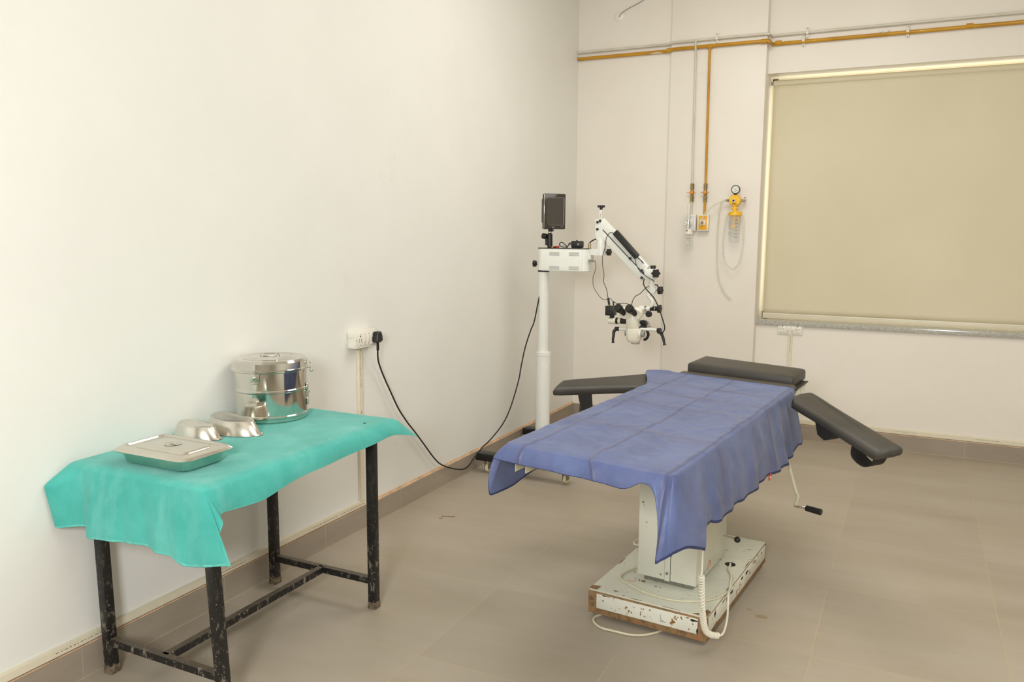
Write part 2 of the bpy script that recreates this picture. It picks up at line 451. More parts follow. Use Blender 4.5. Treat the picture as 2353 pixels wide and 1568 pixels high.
# skirting
def skirt(b, a, c): b.span(a, c, bev=.002, seg=1)
b = P('skl'); b.span((0, FY, 0), (.013, -.07, .119)); b.mat('mortar').span((0, FY, .119), (.008, -.07, .1225)).span((0, -3.16, .1225), (.002, -.07, .136)); struct(b.build('baseboard_left'))
b = P('skb'); b.span((.013, -.083, 0), (PX0, -.07, .119)); b.span((PX0-.013, PY-.013, 0), (PX1+.013, PY, .119)); b.span((PX1, PY-.013, 0), (PX1+.013, 0, .119))
b.span((PX1+.013, -.013, 0), (RX, 0, .119)); b.mat('mortar').span((PX1, -.008, .119), (RX, 0, .1245)); struct(b.build('baseboard_back'))
# granite sill
b = P('granite').span((PX1, -.022, WZ0-.035), (WX1, WT-.05, WZ0), bev=.002)
tag(b.build('granite_sill'), 'speckled grey granite window sill below the beige roller blind', 'window sill')
b = P('offw').box((1.80, -.0235, WZ0-.018), (.085, .003, .022), bev=.001); b.mat('orange').box((1.800+.045, -.024, WZ0-.014), (.007, .003, .024))
# window
w = bpy.data.objects.new('window_1', None); COL.objects.link(w); w.location = (3.27, .27, WZ0); w['kind'] = 'structure'; WM['window_1'] = Matrix.Translation(w.location)
b = P('frame')
for x in (PX1+.02, WX1-.02): b.span((x-.02, .27, WZ0), (x+.02, .31, WZ1))
b.span((PX1, .27, WZ0), (WX1, .31, WZ0+.045)); b.span((PX1, .27, WZ1-.030), (WX1, .31, WZ1))
b.build('window_frame', w)
P('pane').span((PX1+.03, .288, WZ0+.04), (WX1-.03, .292, WZ1-.04)).build('window_pane', w)

# roller blind
bl = thing('roller_blind', 'beige fabric roller blind pulled down over the window', 'blind', (3.27, .10, WZ0))
BX0, BX1 = 1.574, 4.96
b = P('blind'); NX, NZ = 60, 40; loops = []
for j in range(NZ+1):
    z = WZ0+.045+(2.79-WZ0-.045)*j/NZ; row = []
    for i in range(NX+1):
        x = BX0+(BX1-BX0)*i/NX
        sag = .006*math.sin(x*3.1+z*.6)*(1-j/NZ)**.7 + .004*math.sin(x*1.3-z*2.2)
        row.append((x, .134+sag, z))
    loops.append(row)
b.rings(loops, closed=False); b.build('fabric', bl, solid=.0012)
P('blind').cyl((BX0, .146, 2.806), (BX1, .146, 2.806), .025, seg=28).build('roller', bl)
b = P('bar').span((BX0, .123, WZ0+.004), (BX1, .144, WZ0+.048), bev=.003); b.mat('frame').span((BX0, .1205, WZ0+.040), (BX1, .124, WZ0+.045)); b.build('bottom_bar', bl)
b = P('frame').span((PX1, .125, 2.775), (PX1+.005, .170, 2.84), bev=.002); b.mat('greyp').cyl((PX1+.004, .146, 2.806), (BX0, .146, 2.806), .013); b.build('bracket', bl)


# cable trunking
def dashes(b, o, d, upv, nrm, L, h, seed):
    rnd = random.Random(seed); x = 0; d, upv, nrm, o = V(d), V(upv), V(nrm), V(o); b.mat('print')
    mt = Matrix((d, upv, nrm)).transposed()
    while x < L:
        w_ = rnd.uniform(.005, .014); 
        for q in range(3):
            hh = h*rnd.uniform(.5, 1); b.box(o+d*(x+w_*(q+.5)/3.2), (w_/4.5, hh, .0006), mtx=mt)
        x += w_+rnd.uniform(.003, .009)
t_ = thing('cable_trunking', 'long cream cable trunking running above the skirting on the left wall', 'cable trunking', (0, -5.5, .125))
b = P('trunk').span((0, FY, .128), (.012, -3.165, .163), bev=.002, seg=1).span((.010, FY, .131), (.015, -3.165, .160), bev=.0015, seg=1); b.build('channel', t_)
b = MB()
for k, y in enumerate((-5.02, -4.30, -3.63, -3.40)): dashes(b, (.0153, y, .146), (0,1,0), (0,0,1), (1,0,0), .20, .0034, k)
b.build('printing', t_, label='tiny black printed lettering')
t_ = thing('cable_trunking', 'cream vertical cable trunking below the socket box with the plug', 'cable trunking', (0, -3.19, .163))
P('trunk').span((0, -3.225, .163), (.012, -3.185, 1.022), bev=.002, seg=1).span((.010, -3.222, .163), (.015, -3.188, 1.022), bev=.0015, seg=1).build('channel', t_)
b = MB(); dashes(b, (.0153, -3.205, .80), (0,0,1), (0,-1,0), (1,0,0), .20, .005, 9); dashes(b, (.0153, -3.205, .50), (0,0,1), (0,-1,0), (1,0,0), .16, .005, 19); b.build('printing', t_)
t_ = thing('cable_trunking', 'cream cable trunking above the skirting under the window', 'cable trunking', (3.3, 0, .125))
b = P('trunk').span((PX1+.02, -.012, .127), (RX, 0, .166), bev=.002, seg=1).span((PX1+.02, -.016, .131), (RX, -.010, .162), bev=.0015, seg=1); b.build('channel', t_)
b = MB()
for k, x in enumerate((2.60, 3.13)): dashes(b, (x, -.0165, .150), (1,0,0), (0,0,1), (0,-1,0), .17, .0034, 30+k)
b.build('printing', t_)
t_ = thing('cable_trunking', 'thin cream vertical trunking below the white switch plate under the window sill', 'cable trunking', (1.816, 0, .166))
P('trunk').span((1.802, -.014, .166), (1.832, 0, .845), bev=.002, seg=1).build('channel', t_)
b = MB(); dashes(b, (1.818, -.0146, .70), (0,0,1), (-1,0,0), (0,-1,0), .14, .005, 41); b.build('printing', t_)

# ------------------------------------------------------------------ switch sockets
def holes(b, c, ux, uz, nrm, s=1.0):
    mt = Matrix((V(ux), V(uz), V(nrm))).transposed()
    for (x, z, r) in ((0, .019, .0035), (-.009, .002, .0022), (.009, .002, .0022), (-.011, -.009, .0022), (.011, -.009, .0022), (0, .030, .0016), (0, -.027, .0016)):
        b.mat('dark').box(V(c)+V(ux)*x*s+V(uz)*z*s, (r*1.9*s, r*1.9*s, .0012), mtx=mt)
def socket(name, label, c, ux, nrm, W_, H_, D_, local_box=True):
    t = thing(name, label, 'switch socket', c)
    ux, nrm, uz = V(ux), V(nrm), V((0,0,1)); c = V(c); mt = Matrix((ux, uz, nrm)).transposed()
    b = P('switch').box(c+nrm*D_/2, (W_, H_, D_), bev=.004, mtx=mt); b.build('box', t)
    f = c+nrm*D_
    b = P('switch').box(f+nrm*.001, (W_*.80, H_*.76, .003), bev=.0008, mtx=mt)
    q = W_/.19
    for x in (-.0575, .0575):
        b.mat('switch').box(f+ux*x*q+nrm*.003, (.046*q, H_*.70, .003), bev=.001, mtx=mt)
        holes(b, f+ux*x*q+nrm*.005, ux, uz, nrm, q)
    b.mat('dark')
    for x in (-.088, .088): b.box(f+ux*x*q+nrm*.0004, (.004, .004, .001), mtx=mt)
    b.build('socket_module', t)
    for x in (-.0165, .0165):
        b = P('switch').box(f+ux*x*q+nrm*.003, (.029*q, H_*.70, .003), bev=.001, mtx=mt)
        b.mat('offw').box(f+ux*x*q+uz*.002+nrm*.0055, (.017*q, H_*.42, .005), bev=.0015, mtx=mt)
        b.mat('dark'); 
        for z in (.028, -.028): b.box(f+ux*x*q+uz*z*q+nrm*.0048, (.0035, .0035, .0008), mtx=mt)
        b.box(f+ux*x*q-uz*.018*q+nrm*.0048, (.016*q, .0012, .0008), mtx=mt)
        b.build('rocker_switch', t)
    return t
socket('switch_socket', 'white surface socket box on the left wall above the green table cloth', (0, -3.203, 1.066), (0,1,0), (1,0,0), .186, .092, .052)
socket('switch_socket', 'flat white switch and socket plate just under the granite sill', (1.812, 0, .886), (1,0,0), (0,-1,0), .190, .088, .014)

for z0, z1 in ((1.078, 1.108), (1.024, 1.050)):
    P('switch').span((.002, -3.301, z0), (.044, -3.295, z1), bev=.002).build('knockout_cover', bpy.data.objects['switch_socket'])
# black plug and power cord on the left wall
pc = thing('power_cable', 'black power cable with plug looping along the left wall to the microscope stand', 'cable', (.06, -3.13, 1.03))
b = P('black')
prof = [(-.018, .030), (.018, .030), (.028, .0), (.030, -.022), (.016, -.030), (-.016, -.030), (-.030, -.022), (-.028, .0)]
loops = []
for h, s_ in ((.056, .8), (.062, 1), (.082, 1), (.090, .82)):
    loops.append([(h, -3.128+y*s_, 1.068+z*s_) for (y, z) in prof])
b.rings(loops, cap0=True, cap1=True, sm=False); b.tube([(.073, -3.128, 1.045), (.072, -3.125, 1.020), (.068, -3.120, .995)], .0075, smooth=False)
b.build('plug', pc)
P('rubber').tube([(.068, -3.121, 1.000), (.045, -3.085, .93), (.035, -3.030, .845), (.035, -2.955, .73), (.035, -2.880, .62), (.035, -2.79, .52), (.035, -2.70, .435), (.035, -2.60, .335), (.035, -2.50, .235), (.035, -2.41, .165),
    (.035, -2.28, .105), (.035, -2.14, .060), (.040, -2.06, .062), (.06, -2.02, .11), (.09, -1.96, .17), (.12, -1.88, .22), (.16, -1.78, .31), (.19, -1.72, .42), (.225, -1.67, .60), (.235, -1.65, .70), (.255, -1.63, .83), (.29, -1.62, .95), (.31, -1.60, 1.02), (.335, -1.585, 1.17), (.345, -1.55, 1.28)], .0046, seg=10).build('cord', pc)

# ------------------------------------------------------------------ gas pipes on the back wall
yf = -.07-.02; yp = PY-.02; yr = -.02
gp = thing('gas_pipe', 'thin off-white pipe running along the back wall above the ochre pipe', 'pipe', (1.2, -.1, 3.14))
zw = 3.134
P('wpipe').tube([(.005, yf, zw-.004), (PX0-.03, yf, zw-.004), (PX0+.02, yp, zw), (PX1-.01, yp, zw), (PX1+.012, yp, zw), (PX1+.02, yr, zw), (PX1+.05, yr, zw+.004), (RX-.01, yr, zw+.004)], .0105, smooth=False).build('main_run', gp)
P('wpipe').tube([(1.008, yp-.006, zw), (1.008, yp-.012, zw-.02), (1.008, yp-.006, zw-.07), (1.008, yp+.004, zw-.12), (1.016, yp+.006, 2.02), (1.017, yp+.006, 1.775)], .0082, n=4).build('drop_pipe', gp)
def clip(par, x, y, z, r=.012):
    b = P('offw').box((x, y+.010, z), (.020, .008, .085), bev=.002).lathe([(r+.003, -.009), (r+.003, .009)], (x, y, z), (1,0,0), 20); b.mat('dark').box((x, y+.005, z+.034), (.005, .003, .005)).box((x, y+.005, z-.034), (.005, .003, .005)); b.build('pipe_clip', par)
for (x, y) in ((1.17, yp), (1.825, yr), (3.35, yr)): clip(gp, x, y, zw)
def valve(par, x, z, y):
    b = P('brass').cyl((x, y, z-.070), (x, y, z+.070), .0105, seg=16)
    for dz in (-.062, -.040, .040, .062): b.lathe([(0, -.009), (.0155, -.009), (.0155, .009), (0, .009)], (x, y, z+dz), (0,0,1), 6, False)
    b.lathe([(0, -.02), (.014, -.016), (.018, 0), (.014, .016), (0, .02)], (x, y, z), (0,0,1), 20)
    v = b.build('valve', par)
    b = P('orange').lathe([(0, 0), (.014, .002), (.015, .012), (.006, .016), (0, .016)], (x, y-.016, z), (0,-1,0), 16).bar((x-.036, y-.024, z+.002), (x+.036, y-.024, z-.002), .012, .005, bev=.002); b.build('handle', v, label='orange tap handle')
valve(gp, 1.017, 1.955, yp+.006)
gy = thing('gas_pipe', 'ochre painted pipe running along the back wall with a drop to the yellow outlet', 'pipe', (1.2, -.1, 3.085))
zy = 3.082
P('ypipe').tube([(.005, yf, zy-.004), (PX0-.03, yf, zy-.004), (PX0+.02, yp, zy), (PX1+.0, yp, zy), (PX1+.016, yp, zy-.004), (PX1+.024, yr, zy-.008), (PX1+.06, yr, zy-.008), (RX-.01, yr, zy-.008)], .0140, smooth=False).build('main_run', gy)
for x, y in ((PX0-.012, (yf+yp)/2), (1.118, yp), (PX1-.02, yp), (PX1+.07, yr), (2.9, yr)): P('ypipe').cyl((x-.022, y, zy-.002), (x+.022, y, zy-.002), .0175, seg=20, bev=.002).build('coupling', gy)
P('ypipe').tube([(1.118, yp, zy), (1.118, yp, zy-.12), (1.124, yp+.006, 2.02), (1.124, yp+.006, 1.775)], .0098, smooth=False).build('drop_pipe', gy)
for (x, y) in ((1.80, yr), (2.511, yr), (3.28, yr)): clip(gy, x, y, zy, .0145)
valve(gy, 1.124, 1.955, yp+.006)
for x, w_ in ((2.33, 'left'), (2.385, 'right')):
    tag(P('zinc').cyl((x, .002, 3.100), (x, -.010, 3.100), .006, seg=12).build('wall_screw'), 'small bare screw in the wall below the off-white pipe, the %s one of two' % w_, 'screw', 'bare screws in the wall')

# gas outlets
def outlet(x, m1, label, w=.108):
    t = thing('gas_outlet', label, 'gas outlet', (x, PY, 1.715))
    P('offw').span((x-w/2, PY-.050, 1.650), (x+w/2, PY, 1.780), bev=.003).build('housing', t)
    b = P(m1).span((x-w/2+.011, PY-.0535, 1.662), (x+w/2-.011, PY-.050, 1.770), bev=.001)
    b.mat('print')
    for (dx, z, l) in ((-.002, 1.760, .026), (-.002, 1.688, .010)): b.span((x+dx-l/2, PY-.0542, z-.0014), (x+dx+l/2, PY-.0532, z+.0014))
    b.build('label_plate', t)
    b = P('offw').span((x-.023, PY-.060, 1.694), (x+.021, PY-.053, 1.740), bev=.004); b.mat('brass').cyl((x-.001, PY-.085, 1.716), (x-.001, PY-.058, 1.716), .010, seg=20); b.mat('offw').lathe([(.010,0),(.016,0),(.016,.008),(.010,.008)], (x-.001, PY-.060, 1.716), (0,-1,0), 24); b.build('connector', t)
outlet(1.020, 'wlabel', 'white wall gas outlet holding the oxygen flowmeter', .086)
outlet(1.121, 'ylabel', 'wall gas outlet with a yellow plate and a hose plugged in', .088)

# oxygen flowmeter with humidifier bottle
fx, fy = 1.028, PY-.12
fm = thing('flowmeter', 'clear oxygen flowmeter with humidifier bottle on the white outlet', 'flowmeter', (fx, fy, 1.70))
b = P('tube').lathe([(0, 0), (.013, 0), (.013, .125), (.009, .130), (0, .130)], (fx-.005, fy, 1.735), (0,0,1), 20); b.build('flow_tube', fm)
P('offw').cyl((fx-.005, fy, 1.74), (fx-.005, fy, 1.825), .004, seg=10).build('inner_tube', fm)
b = P('chrome').cyl((fx-.005, fy, 1.672), (fx-.005, fy, 1.738), .011, seg=20).cyl((fx-.005, fy, 1.714), (1.019, PY-.07, 1.716), .010, seg=16).lathe([(0,-.012),(.016,-.012),(.016,.012),(0,.012)], (fx-.004, fy, 1.69), (0,0,1), 6, False); b.build('valve_body', fm)
b = P('offw').cyl((fx-.018, fy-.010, 1.708), (fx-.024, fy-.032, 1.708), .016, seg=24, bev=.003); b.mat('print').box((fx-.0245, fy-.033, 1.708), (.004, .002, .006)); b.build('control_knob', fm)
b = P('offw').lathe([(0, .040), (.026, .040), (.030, .036), (.030, .012), (.036, .010), (.037, 0), (0, 0)], (fx, fy, 1.625), (0,0,1), 32); b.mat('dark').cyl((fx-.008, fy-.028, 1.652), (fx-.008, fy-.032, 1.652), .005); b.build('jar_cap', fm)
P('clear').lathe([(.033, 0), (.033, -.115), (.030, -.125), (0, -.125), (0, -.121), (.030, -.118), (.031, 0)], (fx, fy, 1.627), (0,0,1), 32).build('jar', fm)
b = P('offw').cyl((fx+.003, fy, 1.52), (fx+.003, fy, 1.63), .005, seg=10); b.mat('print')
for z, l in ((1.612, .022), (1.590, .05), (1.572, .02), (1.556, .02), (1.537, .05)): b.span((fx+.022-l*.6, fy-.036, z-.0012), (fx+.022+l*.1, fy-.034, z+.0012))
b.build('jar_marks', fm)

# suction regulator with jar
sx, sy = 1.369, PY-.06
sr = thing('suction_regulator', 'yellow wall suction regulator with round gauge and collecting jar', 'suction regulator', (sx, sy, 1.89))
b = P('yellow').lathe([(0, 0), (.043, 0), (.046, .004), (.046, .030), (.040, .038), (0, .040)], (sx, sy+.020, 1.888), (0,-1,0), 40); b.mat('dark').box((sx+.0, sy-.0205, 1.862), (.030, .002, .010)).box((sx+.002, sy-.0205, 1.921), (.003,.002,.003)); b.mat('ylabel').box((sx, sy-.0212, 1.862), (.024, .002, .005)); b.build('body', sr)
b = P('chrome').cyl((sx-.006, sy-.018, 1.887), (sx-.006, sy-.032, 1.887), .013, seg=24); b.mat('dark').cyl((sx-.006, sy-.030, 1.887), (sx-.006, sy-.034, 1.887), .008); b.build('control_knob', sr)
b = P('black').lathe([(0, 0), (.033, 0), (.034, .004), (.034, .022), (.030, .024), (.029, .020), (0, .020)], (sx+.004, sy+.002, 1.972), (0,-1,0), 40).cyl((sx+.002, sy-.008, 1.93), (sx+.003, sy-.008, 1.945), .010); b.build('gauge', sr)
b = P('dial').cyl((sx+.004, sy-.018, 1.972), (sx+.004, sy-.0195, 1.972), .0285, seg=32); b.mat('print').bar((sx-.004, sy-.0205, 1.977), (sx+.020, sy-.0205, 1.963), .0008, .0020)
for k in range(9):
    a = R(-40+k*32.5); b.box((sx+.004+.023*math.cos(a), sy-.020, 1.972+.023*math.sin(a)), (.0015, .0006, .0015))
b.box((sx+.002, sy-.020, 1.956), (.010, .0006, .002)); b.build('gauge_dial', sr)
b = P('brass').cyl((sx-.062, sy, 1.890), (sx-.044, sy, 1.889), .009, seg=16).cyl((sx-.075, sy, 1.890), (sx-.060, sy, 1.890), .0065); b.build('hose_nipple', sr)
b = P('chrome').cyl((sx+.044, sy, 1.889), (sx+.085, sy, 1.889), .012, seg=20).cyl((sx+.072, sy, 1.889), (sx+.072, sy-.004, 1.868), .004).cyl((sx+.066, sy+.002, 1.889), (sx+.066, sy+.06, 1.889), .010); b.mat('red').box((sx+.076, sy, 1.911), (.014, .010, .005), bev=.001); b.mat('switch').box((sx+.076, sy, 1.905), (.018, .012, .006), bev=.001); b.build('wall_adapter', sr)
b = P('yellow').cyl((sx, sy, 1.845), (sx, sy, 1.800), .011, seg=20).cyl((sx-.020, sy, 1.828), (sx+.022, sy, 1.830), .009).lathe([(0, .034), (.012, .034), (.018, .026), (.048, .024), (.052, .020), (.052, -.006), (0, -.006)], (sx+.004, sy, 1.778), (0,0,1), 40); b.build('jar_lid', sr)
P('clear').lathe([(.045, 0), (.0445, -.05), (.041, -.195), (.036, -.208), (0, -.210), (0, -.205), (.035, -.203), (.039, -.19), (.043, 0)], (sx+.004, sy, 1.772), (0,0,1), 40).build('jar', sr, label='clear graduated collecting jar')
b = P('yellow').cyl((sx, sy, 1.775), (sx, sy, 1.735), .016, seg=20).cyl((sx, sy, 1.74), (sx-.002, sy, 1.700), .006).lathe([(0, .026), (.014, .022), (.024, .006), (.024, 0), (0, 0)], (sx-.002, sy, 1.676), (0,0,1), 28).span((sx+.030, sy-.012, 1.715), (sx+.044, sy+.0, 1.775), bev=.003); b.build('float', sr)
b = MB().mat('print')
for k in range(6):
    z = 1.738-k*.0265; b.span((sx+.010, sy-.0415, z-.0017), (sx+.014, sy-.040, z+.0017)).span((sx+.018, sy-.0405, z-.0017-.001), (sx+.034, sy-.039+.008, z+.0012-.001))
for z0, z1 in ((1.706, 1.724), (1.672, 1.698), (1.622, 1.640)):
    for q in (z0, z1): b.span((sx-.034, sy-.034, q-.0006), (sx-.016, sy-.033, q+.0006))
    for q in (-.034, -.016): b.span((sx+q-.0006, sy-.034, z0), (sx+q+.0006, sy-.033, z1))
b.build('jar_marks', sr)
# hoses
o = P('hose').tube([(1.116, PY-.088, 1.716), (1.125, PY-.10, 1.74), (1.15, PY-.10, 1.79), (1.185, PY-.09, 1.835), (1.225, PY-.08, 1.866), (1.262, PY-.07, 1.880), (sx-.066, sy, 1.890)], .0066, seg=12).build('suction_hose'); tag(o, 'clear hose curving from the yellow plated outlet up to the suction regulator', 'hose')
o = P('hose').tube([(sx-.064, sy-.004, 1.896), (1.272, PY-.055, 1.885), (1.255, PY-.045, 1.85), (1.244, PY-.03, 1.79), (1.238, PY-.02, 1.70), (1.236, PY-.02, 1.60), (1.238, PY-.02, 1.47), (1.244, PY-.02, 1.37), (1.262, PY-.02, 1.27), (1.295, PY-.02, 1.19), (1.330, PY-.02, 1.140), (1.362, PY-.02, 1.112)], .0066, seg=12).build('suction_hose'); tag(o, 'long clear hose hanging from the regulator nipple with its open end free', 'hose')
o = P('hose').tube([(sx-.006, sy-.046, 1.806), (1.338, sy-.05, 1.800), (1.322, sy-.05, 1.775), (1.310, sy-.045, 1.72), (1.298, sy-.035, 1.62), (1.292, sy-.02, 1.53), (1.300, sy, 1.44), (1.325, sy, 1.385), (1.360, sy, 1.357), (1.385, sy, 1.358), (1.412, sy, 1.39), (1.432, sy, 1.45), (1.442, sy, 1.53), (1.444, sy, 1.64), (1.438, sy, 1.74), (1.425, sy+.005, 1.79), (1.408, sy+.01, 1.835), (1.395, sy+.01, 1.86)], .0066, seg=12)
o = o.build('suction_hose'); tag(o, 'clear hose hanging in a closed loop around the collecting jar', 'hose')

# ceiling cable rosette
ro = thing('cable_rosette', 'round white wire rosette high on the back wall with a thin grey wire', 'wire rosette', (.352, -.07, 3.392))
P('switch').lathe([(0, .014), (.028, .013), (.040, .006), (.042, 0), (0, 0)], (.352, -.07, 3.392), (0,-1,0), 36).build('cover', ro)
P('greyp').tube([(.355, -.082, 3.385), (.38, -.10, 3.41), (.45, -.10, 3.445), (.53, -.09, 3.48), (.60, -.08, 3.53), (.66, -.08, 3.62), (.68, -.08, 3.745)], .003, seg=8).build('wire', ro)

# ------------------------------------------------------------------ steel table, left
TZ = .825
st = thing('steel_table', 'black painted steel table with paint spattered legs under the green cloth', 'table', (.37, -4.4, 0))
LX0, LX1, LY0, LY1 = .066, .628, -4.84, -3.965
P('bmetal').span((.03, -4.92, TZ-.025), (.675, -3.84, TZ-.003), bev=.003).build('tabletop', st)
b = P('bmetal')
for y in (LY0, LY1): b.span((LX0, y-.014, TZ-.065), (LX1, y+.014, TZ-.025))
for x in (LX0, LX1): b.span((x-.014, LY0, TZ-.065), (x+.014, LY1, TZ-.025))
b.build('apron', st)
for x in (LX0, LX1):
    for y in (LY0, LY1):
        xt = x-.040 if (x, y) == (LX1, LY0) else (x-.022 if (x, y) == (LX0, LY0) else x); xb = x+.006 if (x, y) == (LX1, LY0) else x
        lg = P('bmetal').bar((xb, y, .01), (xt, y, TZ-.03), .037, .037, bev=.002, upv=(0, 1, 0)).build('leg', st)
        P('footdirt').span((xb-.0205, y-.0205, 0), (xb+.0205, y+.0205, .032), bev=.003).build('foot', lg, label='worn paint crusted foot')
SZ = .125
for y in (LY0, LY1): P('bmetal').span((LX0, y-.0145, SZ-.0145), (LX1, y+.0145, SZ+.0145), bev=.002, seg=1).build('stretcher', st)
xm = (LX0+LX1)/2
P('bmetal').span((xm-.0145, LY0, SZ-.0145), (xm+.0145, LY1, SZ+.0145), bev=.002, seg=1).build('stretcher', st)

# ------------------------------------------------------------------ cloth builder
def drape(name, x0, x1, y0, y1, nx, ny, ztop, hem, matn, seam, nt=14, wave=None, relief=None, rnd=.012, solid=.0018, xf=None, cone=None):
    """top grid + skirt lofted from its rim down to the hem points.
    hem: list of (perimeter position, (x, y, z)); perimeter runs 0..4: front edge x0>x1, right edge y0>y1, back edge x1>x0, left edge y1>y0"""
    b = MB().mat(matn).mat(seam); b.mat(matn)
    bm = b.bm; lay = bm.verts.layers.float_vector.new('sheet')
    def top(i, j):
        x = x0+(x1-x0)*i/nx; y = y0+(y1-y0)*j/ny
        # round the corners of the top
        ex = min(i, nx-i)*(x1-x0)/nx; ey = min(j, ny-j)*(y1-y0)/ny
        z = ztop(x, y)
        e = min(ex, ey)
        if e < .03: z -= rnd*(1-e/.03)**2
        rc = .03
        if ex < rc and ey < rc:
            d = math.hypot(rc-ex, rc-ey)
            if d > rc:
                k = rc/d; cx = (x0+rc) if i < nx/2 else (x1-rc); cy = (y0+rc) if j < ny/2 else (y1-rc)
                x = cx+(x-cx)*k; y = cy+(y-cy)*k
        if relief: z += relief(x, y)*min(1, e/.02+.3)
        return V((x, y, z)), (x, y)
    grid = []
    for j in range(ny+1):
        row = []
        for i in range(nx+1):
            p, uv = top(i, j); v = bm.verts.new(p); v[lay] = (uv[0], uv[1], 0); row.append(v)
        grid.append(row)
    for j in range(ny):
        for i in range(nx): bm.faces.new((grid[j][i], grid[j][i+1], grid[j+1][i+1], grid[j+1][i]))
    rim = [(grid[0][i], i/nx) for i in range(nx)] + [(grid[j][nx], 1+j/ny) for j in range(ny)] + \
          [(grid[ny][nx-i], 2+i/nx) for i in range(nx)] + [(grid[ny-j][0], 3+j/ny) for j in range(ny)]
    hem = sorted(hem, key=lambda h: h[0]); hk = [h[0] for h in hem]; hp = [V(h[1]) for h in hem]
    # extra rim stations at the corners so folds can fan out: cloth ring holds duplicated rim vertices
    stn = []
    for v, s_ in rim: stn.append((v, s_))
    extra = []
    for c_, v in ((0, grid[0][0]), (1, grid[0][nx]), (2, grid[ny][nx]), (3, grid[ny][0])):
        for q in range(-6, 7):
            if q: extra.append((v, c_+q*.002 if c_ or q > 0 else 4+q*.002))
    stn = sorted([e for e in stn if min(abs(e[1]-c_) for c_ in range(5)) > .0125 or e[1] in (0, 1, 2, 3)]+extra, key=lambda e: e[1])
    def H(s_):
        n = len(hp)
        for k in range(n):
            a = hk[k]; b_ = hk[(k+1) % n]+(4 if k == n-1 else 0)
            ss = s_ if s_ >= hk[0] else s_+4
            if a <= ss <= b_:
                t = 0 if b_ == a else (ss-a)/(b_-a)
                p0, p1, p2, p3 = hp[k-1], hp[k], hp[(k+1) % n], hp[(k+2) % n]
                cr = .5*((2*p1)+(-p0+p2)*t+(2*p0-5*p1+4*p2-p3)*t*t+(-p0+3*p1-3*p2+p3)*t**3)
                return cr.lerp(p1.lerp(p2, t), .45)
        return hp[0]
    nrm = lambda s_: (V((0,-1,0)), V((1,0,0)), V((0,1,0)), V((-1,0,0)))[int(s_) % 4]
    prev = [v for v, _ in stn]
    for k in range(1, nt+1):
        t = k/nt; cur = []
        for v, s_ in stn:
            p = v.co; h = H(s_)
            hd_ = math.hypot(h.x-p.x, h.y-p.y); e_ = 1+1.4*math.exp(-(hd_/.045)**2)
            if cone: e_ = cone(s_, e_)
            am = 1.55-.55*min(1, (s_ if s_ < 2 else 0)/.12); dx = ((t/.27*am if t < .27 else am-(am-1)*(t-.27)/.73) if e_ == 9 else 1-(1-t)**e_); e_ = 1 if e_ == 9 else e_; dz = t**(1+.25*(e_-1)/1.4) if abs(h.z-p.z) > .03 else t
            q = V((p.x+(h.x-p.x)*dx, p.y+(h.y-p.y)*dx, p.z+(h.z-p.z)*dz))
            if wave: q += nrm(s_)*wave(s_, t)
            nv = bm.verts.new(q)
            ln = (h-p).length; n_ = nrm(s_)
            nv[lay] = (p.x+n_.x*ln*t, p.y+n_.y*ln*t, 0); cur.append(nv)
        N = len(cur)
        for a in range(N):
            c2 = (a+1) % N; vs = [prev[a], prev[c2], cur[c2], cur[a]]
            vs = [x for n2, x in enumerate(vs) if x not in vs[:n2]]
            if len(vs) > 2:
                try:
                    f = bm.faces.new(vs)
                    if k == nt: f.material_index = 1
                except ValueError: pass
        prev = cur
    if xf: 
        for v in bm.verts: v.co = xf @ v.co
    for f in bm.faces: f.smooth = True
    o = b.build(name, None, solid=solid, autosmooth=False)
    sd = o.modifiers.new('soft', 'SUBSURF'); sd.levels = 1; sd.render_levels = 1
    return o

# green cloth on the steel table
GX0, GX1, GY0, GY1 = .014, .683, -4.935, -3.825; GZ = .829
def gz(x, y): return GZ
def grel(x, y): return .0012*noise.noise(V((x*6, y*5, 3)))+.0006*noise.noise(V((x*25, y*14, 1)))
ghem = [(0.0, (.014, -4.983, .605)), (.09, (.062, -4.972, .606)), (.165, (.118, -4.952, .612)), (.19, (.140, -4.950, .606)), (.215, (.156, -4.985, .584)), (.26, (.200, -4.985, .588)), (.34, (.262, -4.965, .590)), (.42, (.325, -4.955, .592)),
        (.55, (.405, -4.950, .592)), (.64, (.46, -4.950, .578)), (.74, (.53, -4.945, .578)), (.80, (.565, -4.945, .568)), (.84, (.590, -4.945, .554)), (.90, (.640, -4.945, .558)), (.96, (.70, -4.94, .570)), (.985, (.745, -4.935, .580)), (.998, (.776, -4.93, .584)),
        (1.002, (.750, -4.93, .620)), (1.0045, (.718, -4.925, .665)), (1.0075, (.742, -4.915, .712)), (1.012, (.712, -4.90, .730)), (1.03, (.702, -4.88, .733)), (1.10, (.700, -4.80, .725)), (1.2, (.702, -4.70, .722)), (1.3, (.706, -4.58, .742)), (1.42, (.706, -4.46, .754)), (1.6, (.700, -4.27, .757)),
        (1.8, (.705, -4.05, .768)), (1.92, (.712, -3.92, .776)), (1.98, (.722, -3.80, .750)), (2.003, (.726, -3.752, .732)), (2.03, (.68, -3.775, .760)), (2.2, (.55, -3.805, .80)), (2.5, (.35, -3.812, .80)), (2.95, (.03, -3.815, .80)),
        (3.05, (.008, -3.85, .80)), (3.5, (.007, -4.3, .80)), (3.9, (.007, -4.80, .80)), (3.97, (.007, -4.90, .76)), (3.992, (.009, -4.96, .66))]
def gwave(s_, t):
    if s_ < 1: return t*(.006*math.sin(s_*17+1)+.004*math.sin(s_*41))
    if s_ < 2: return t*.003*math.sin(s_*22)
    return 0
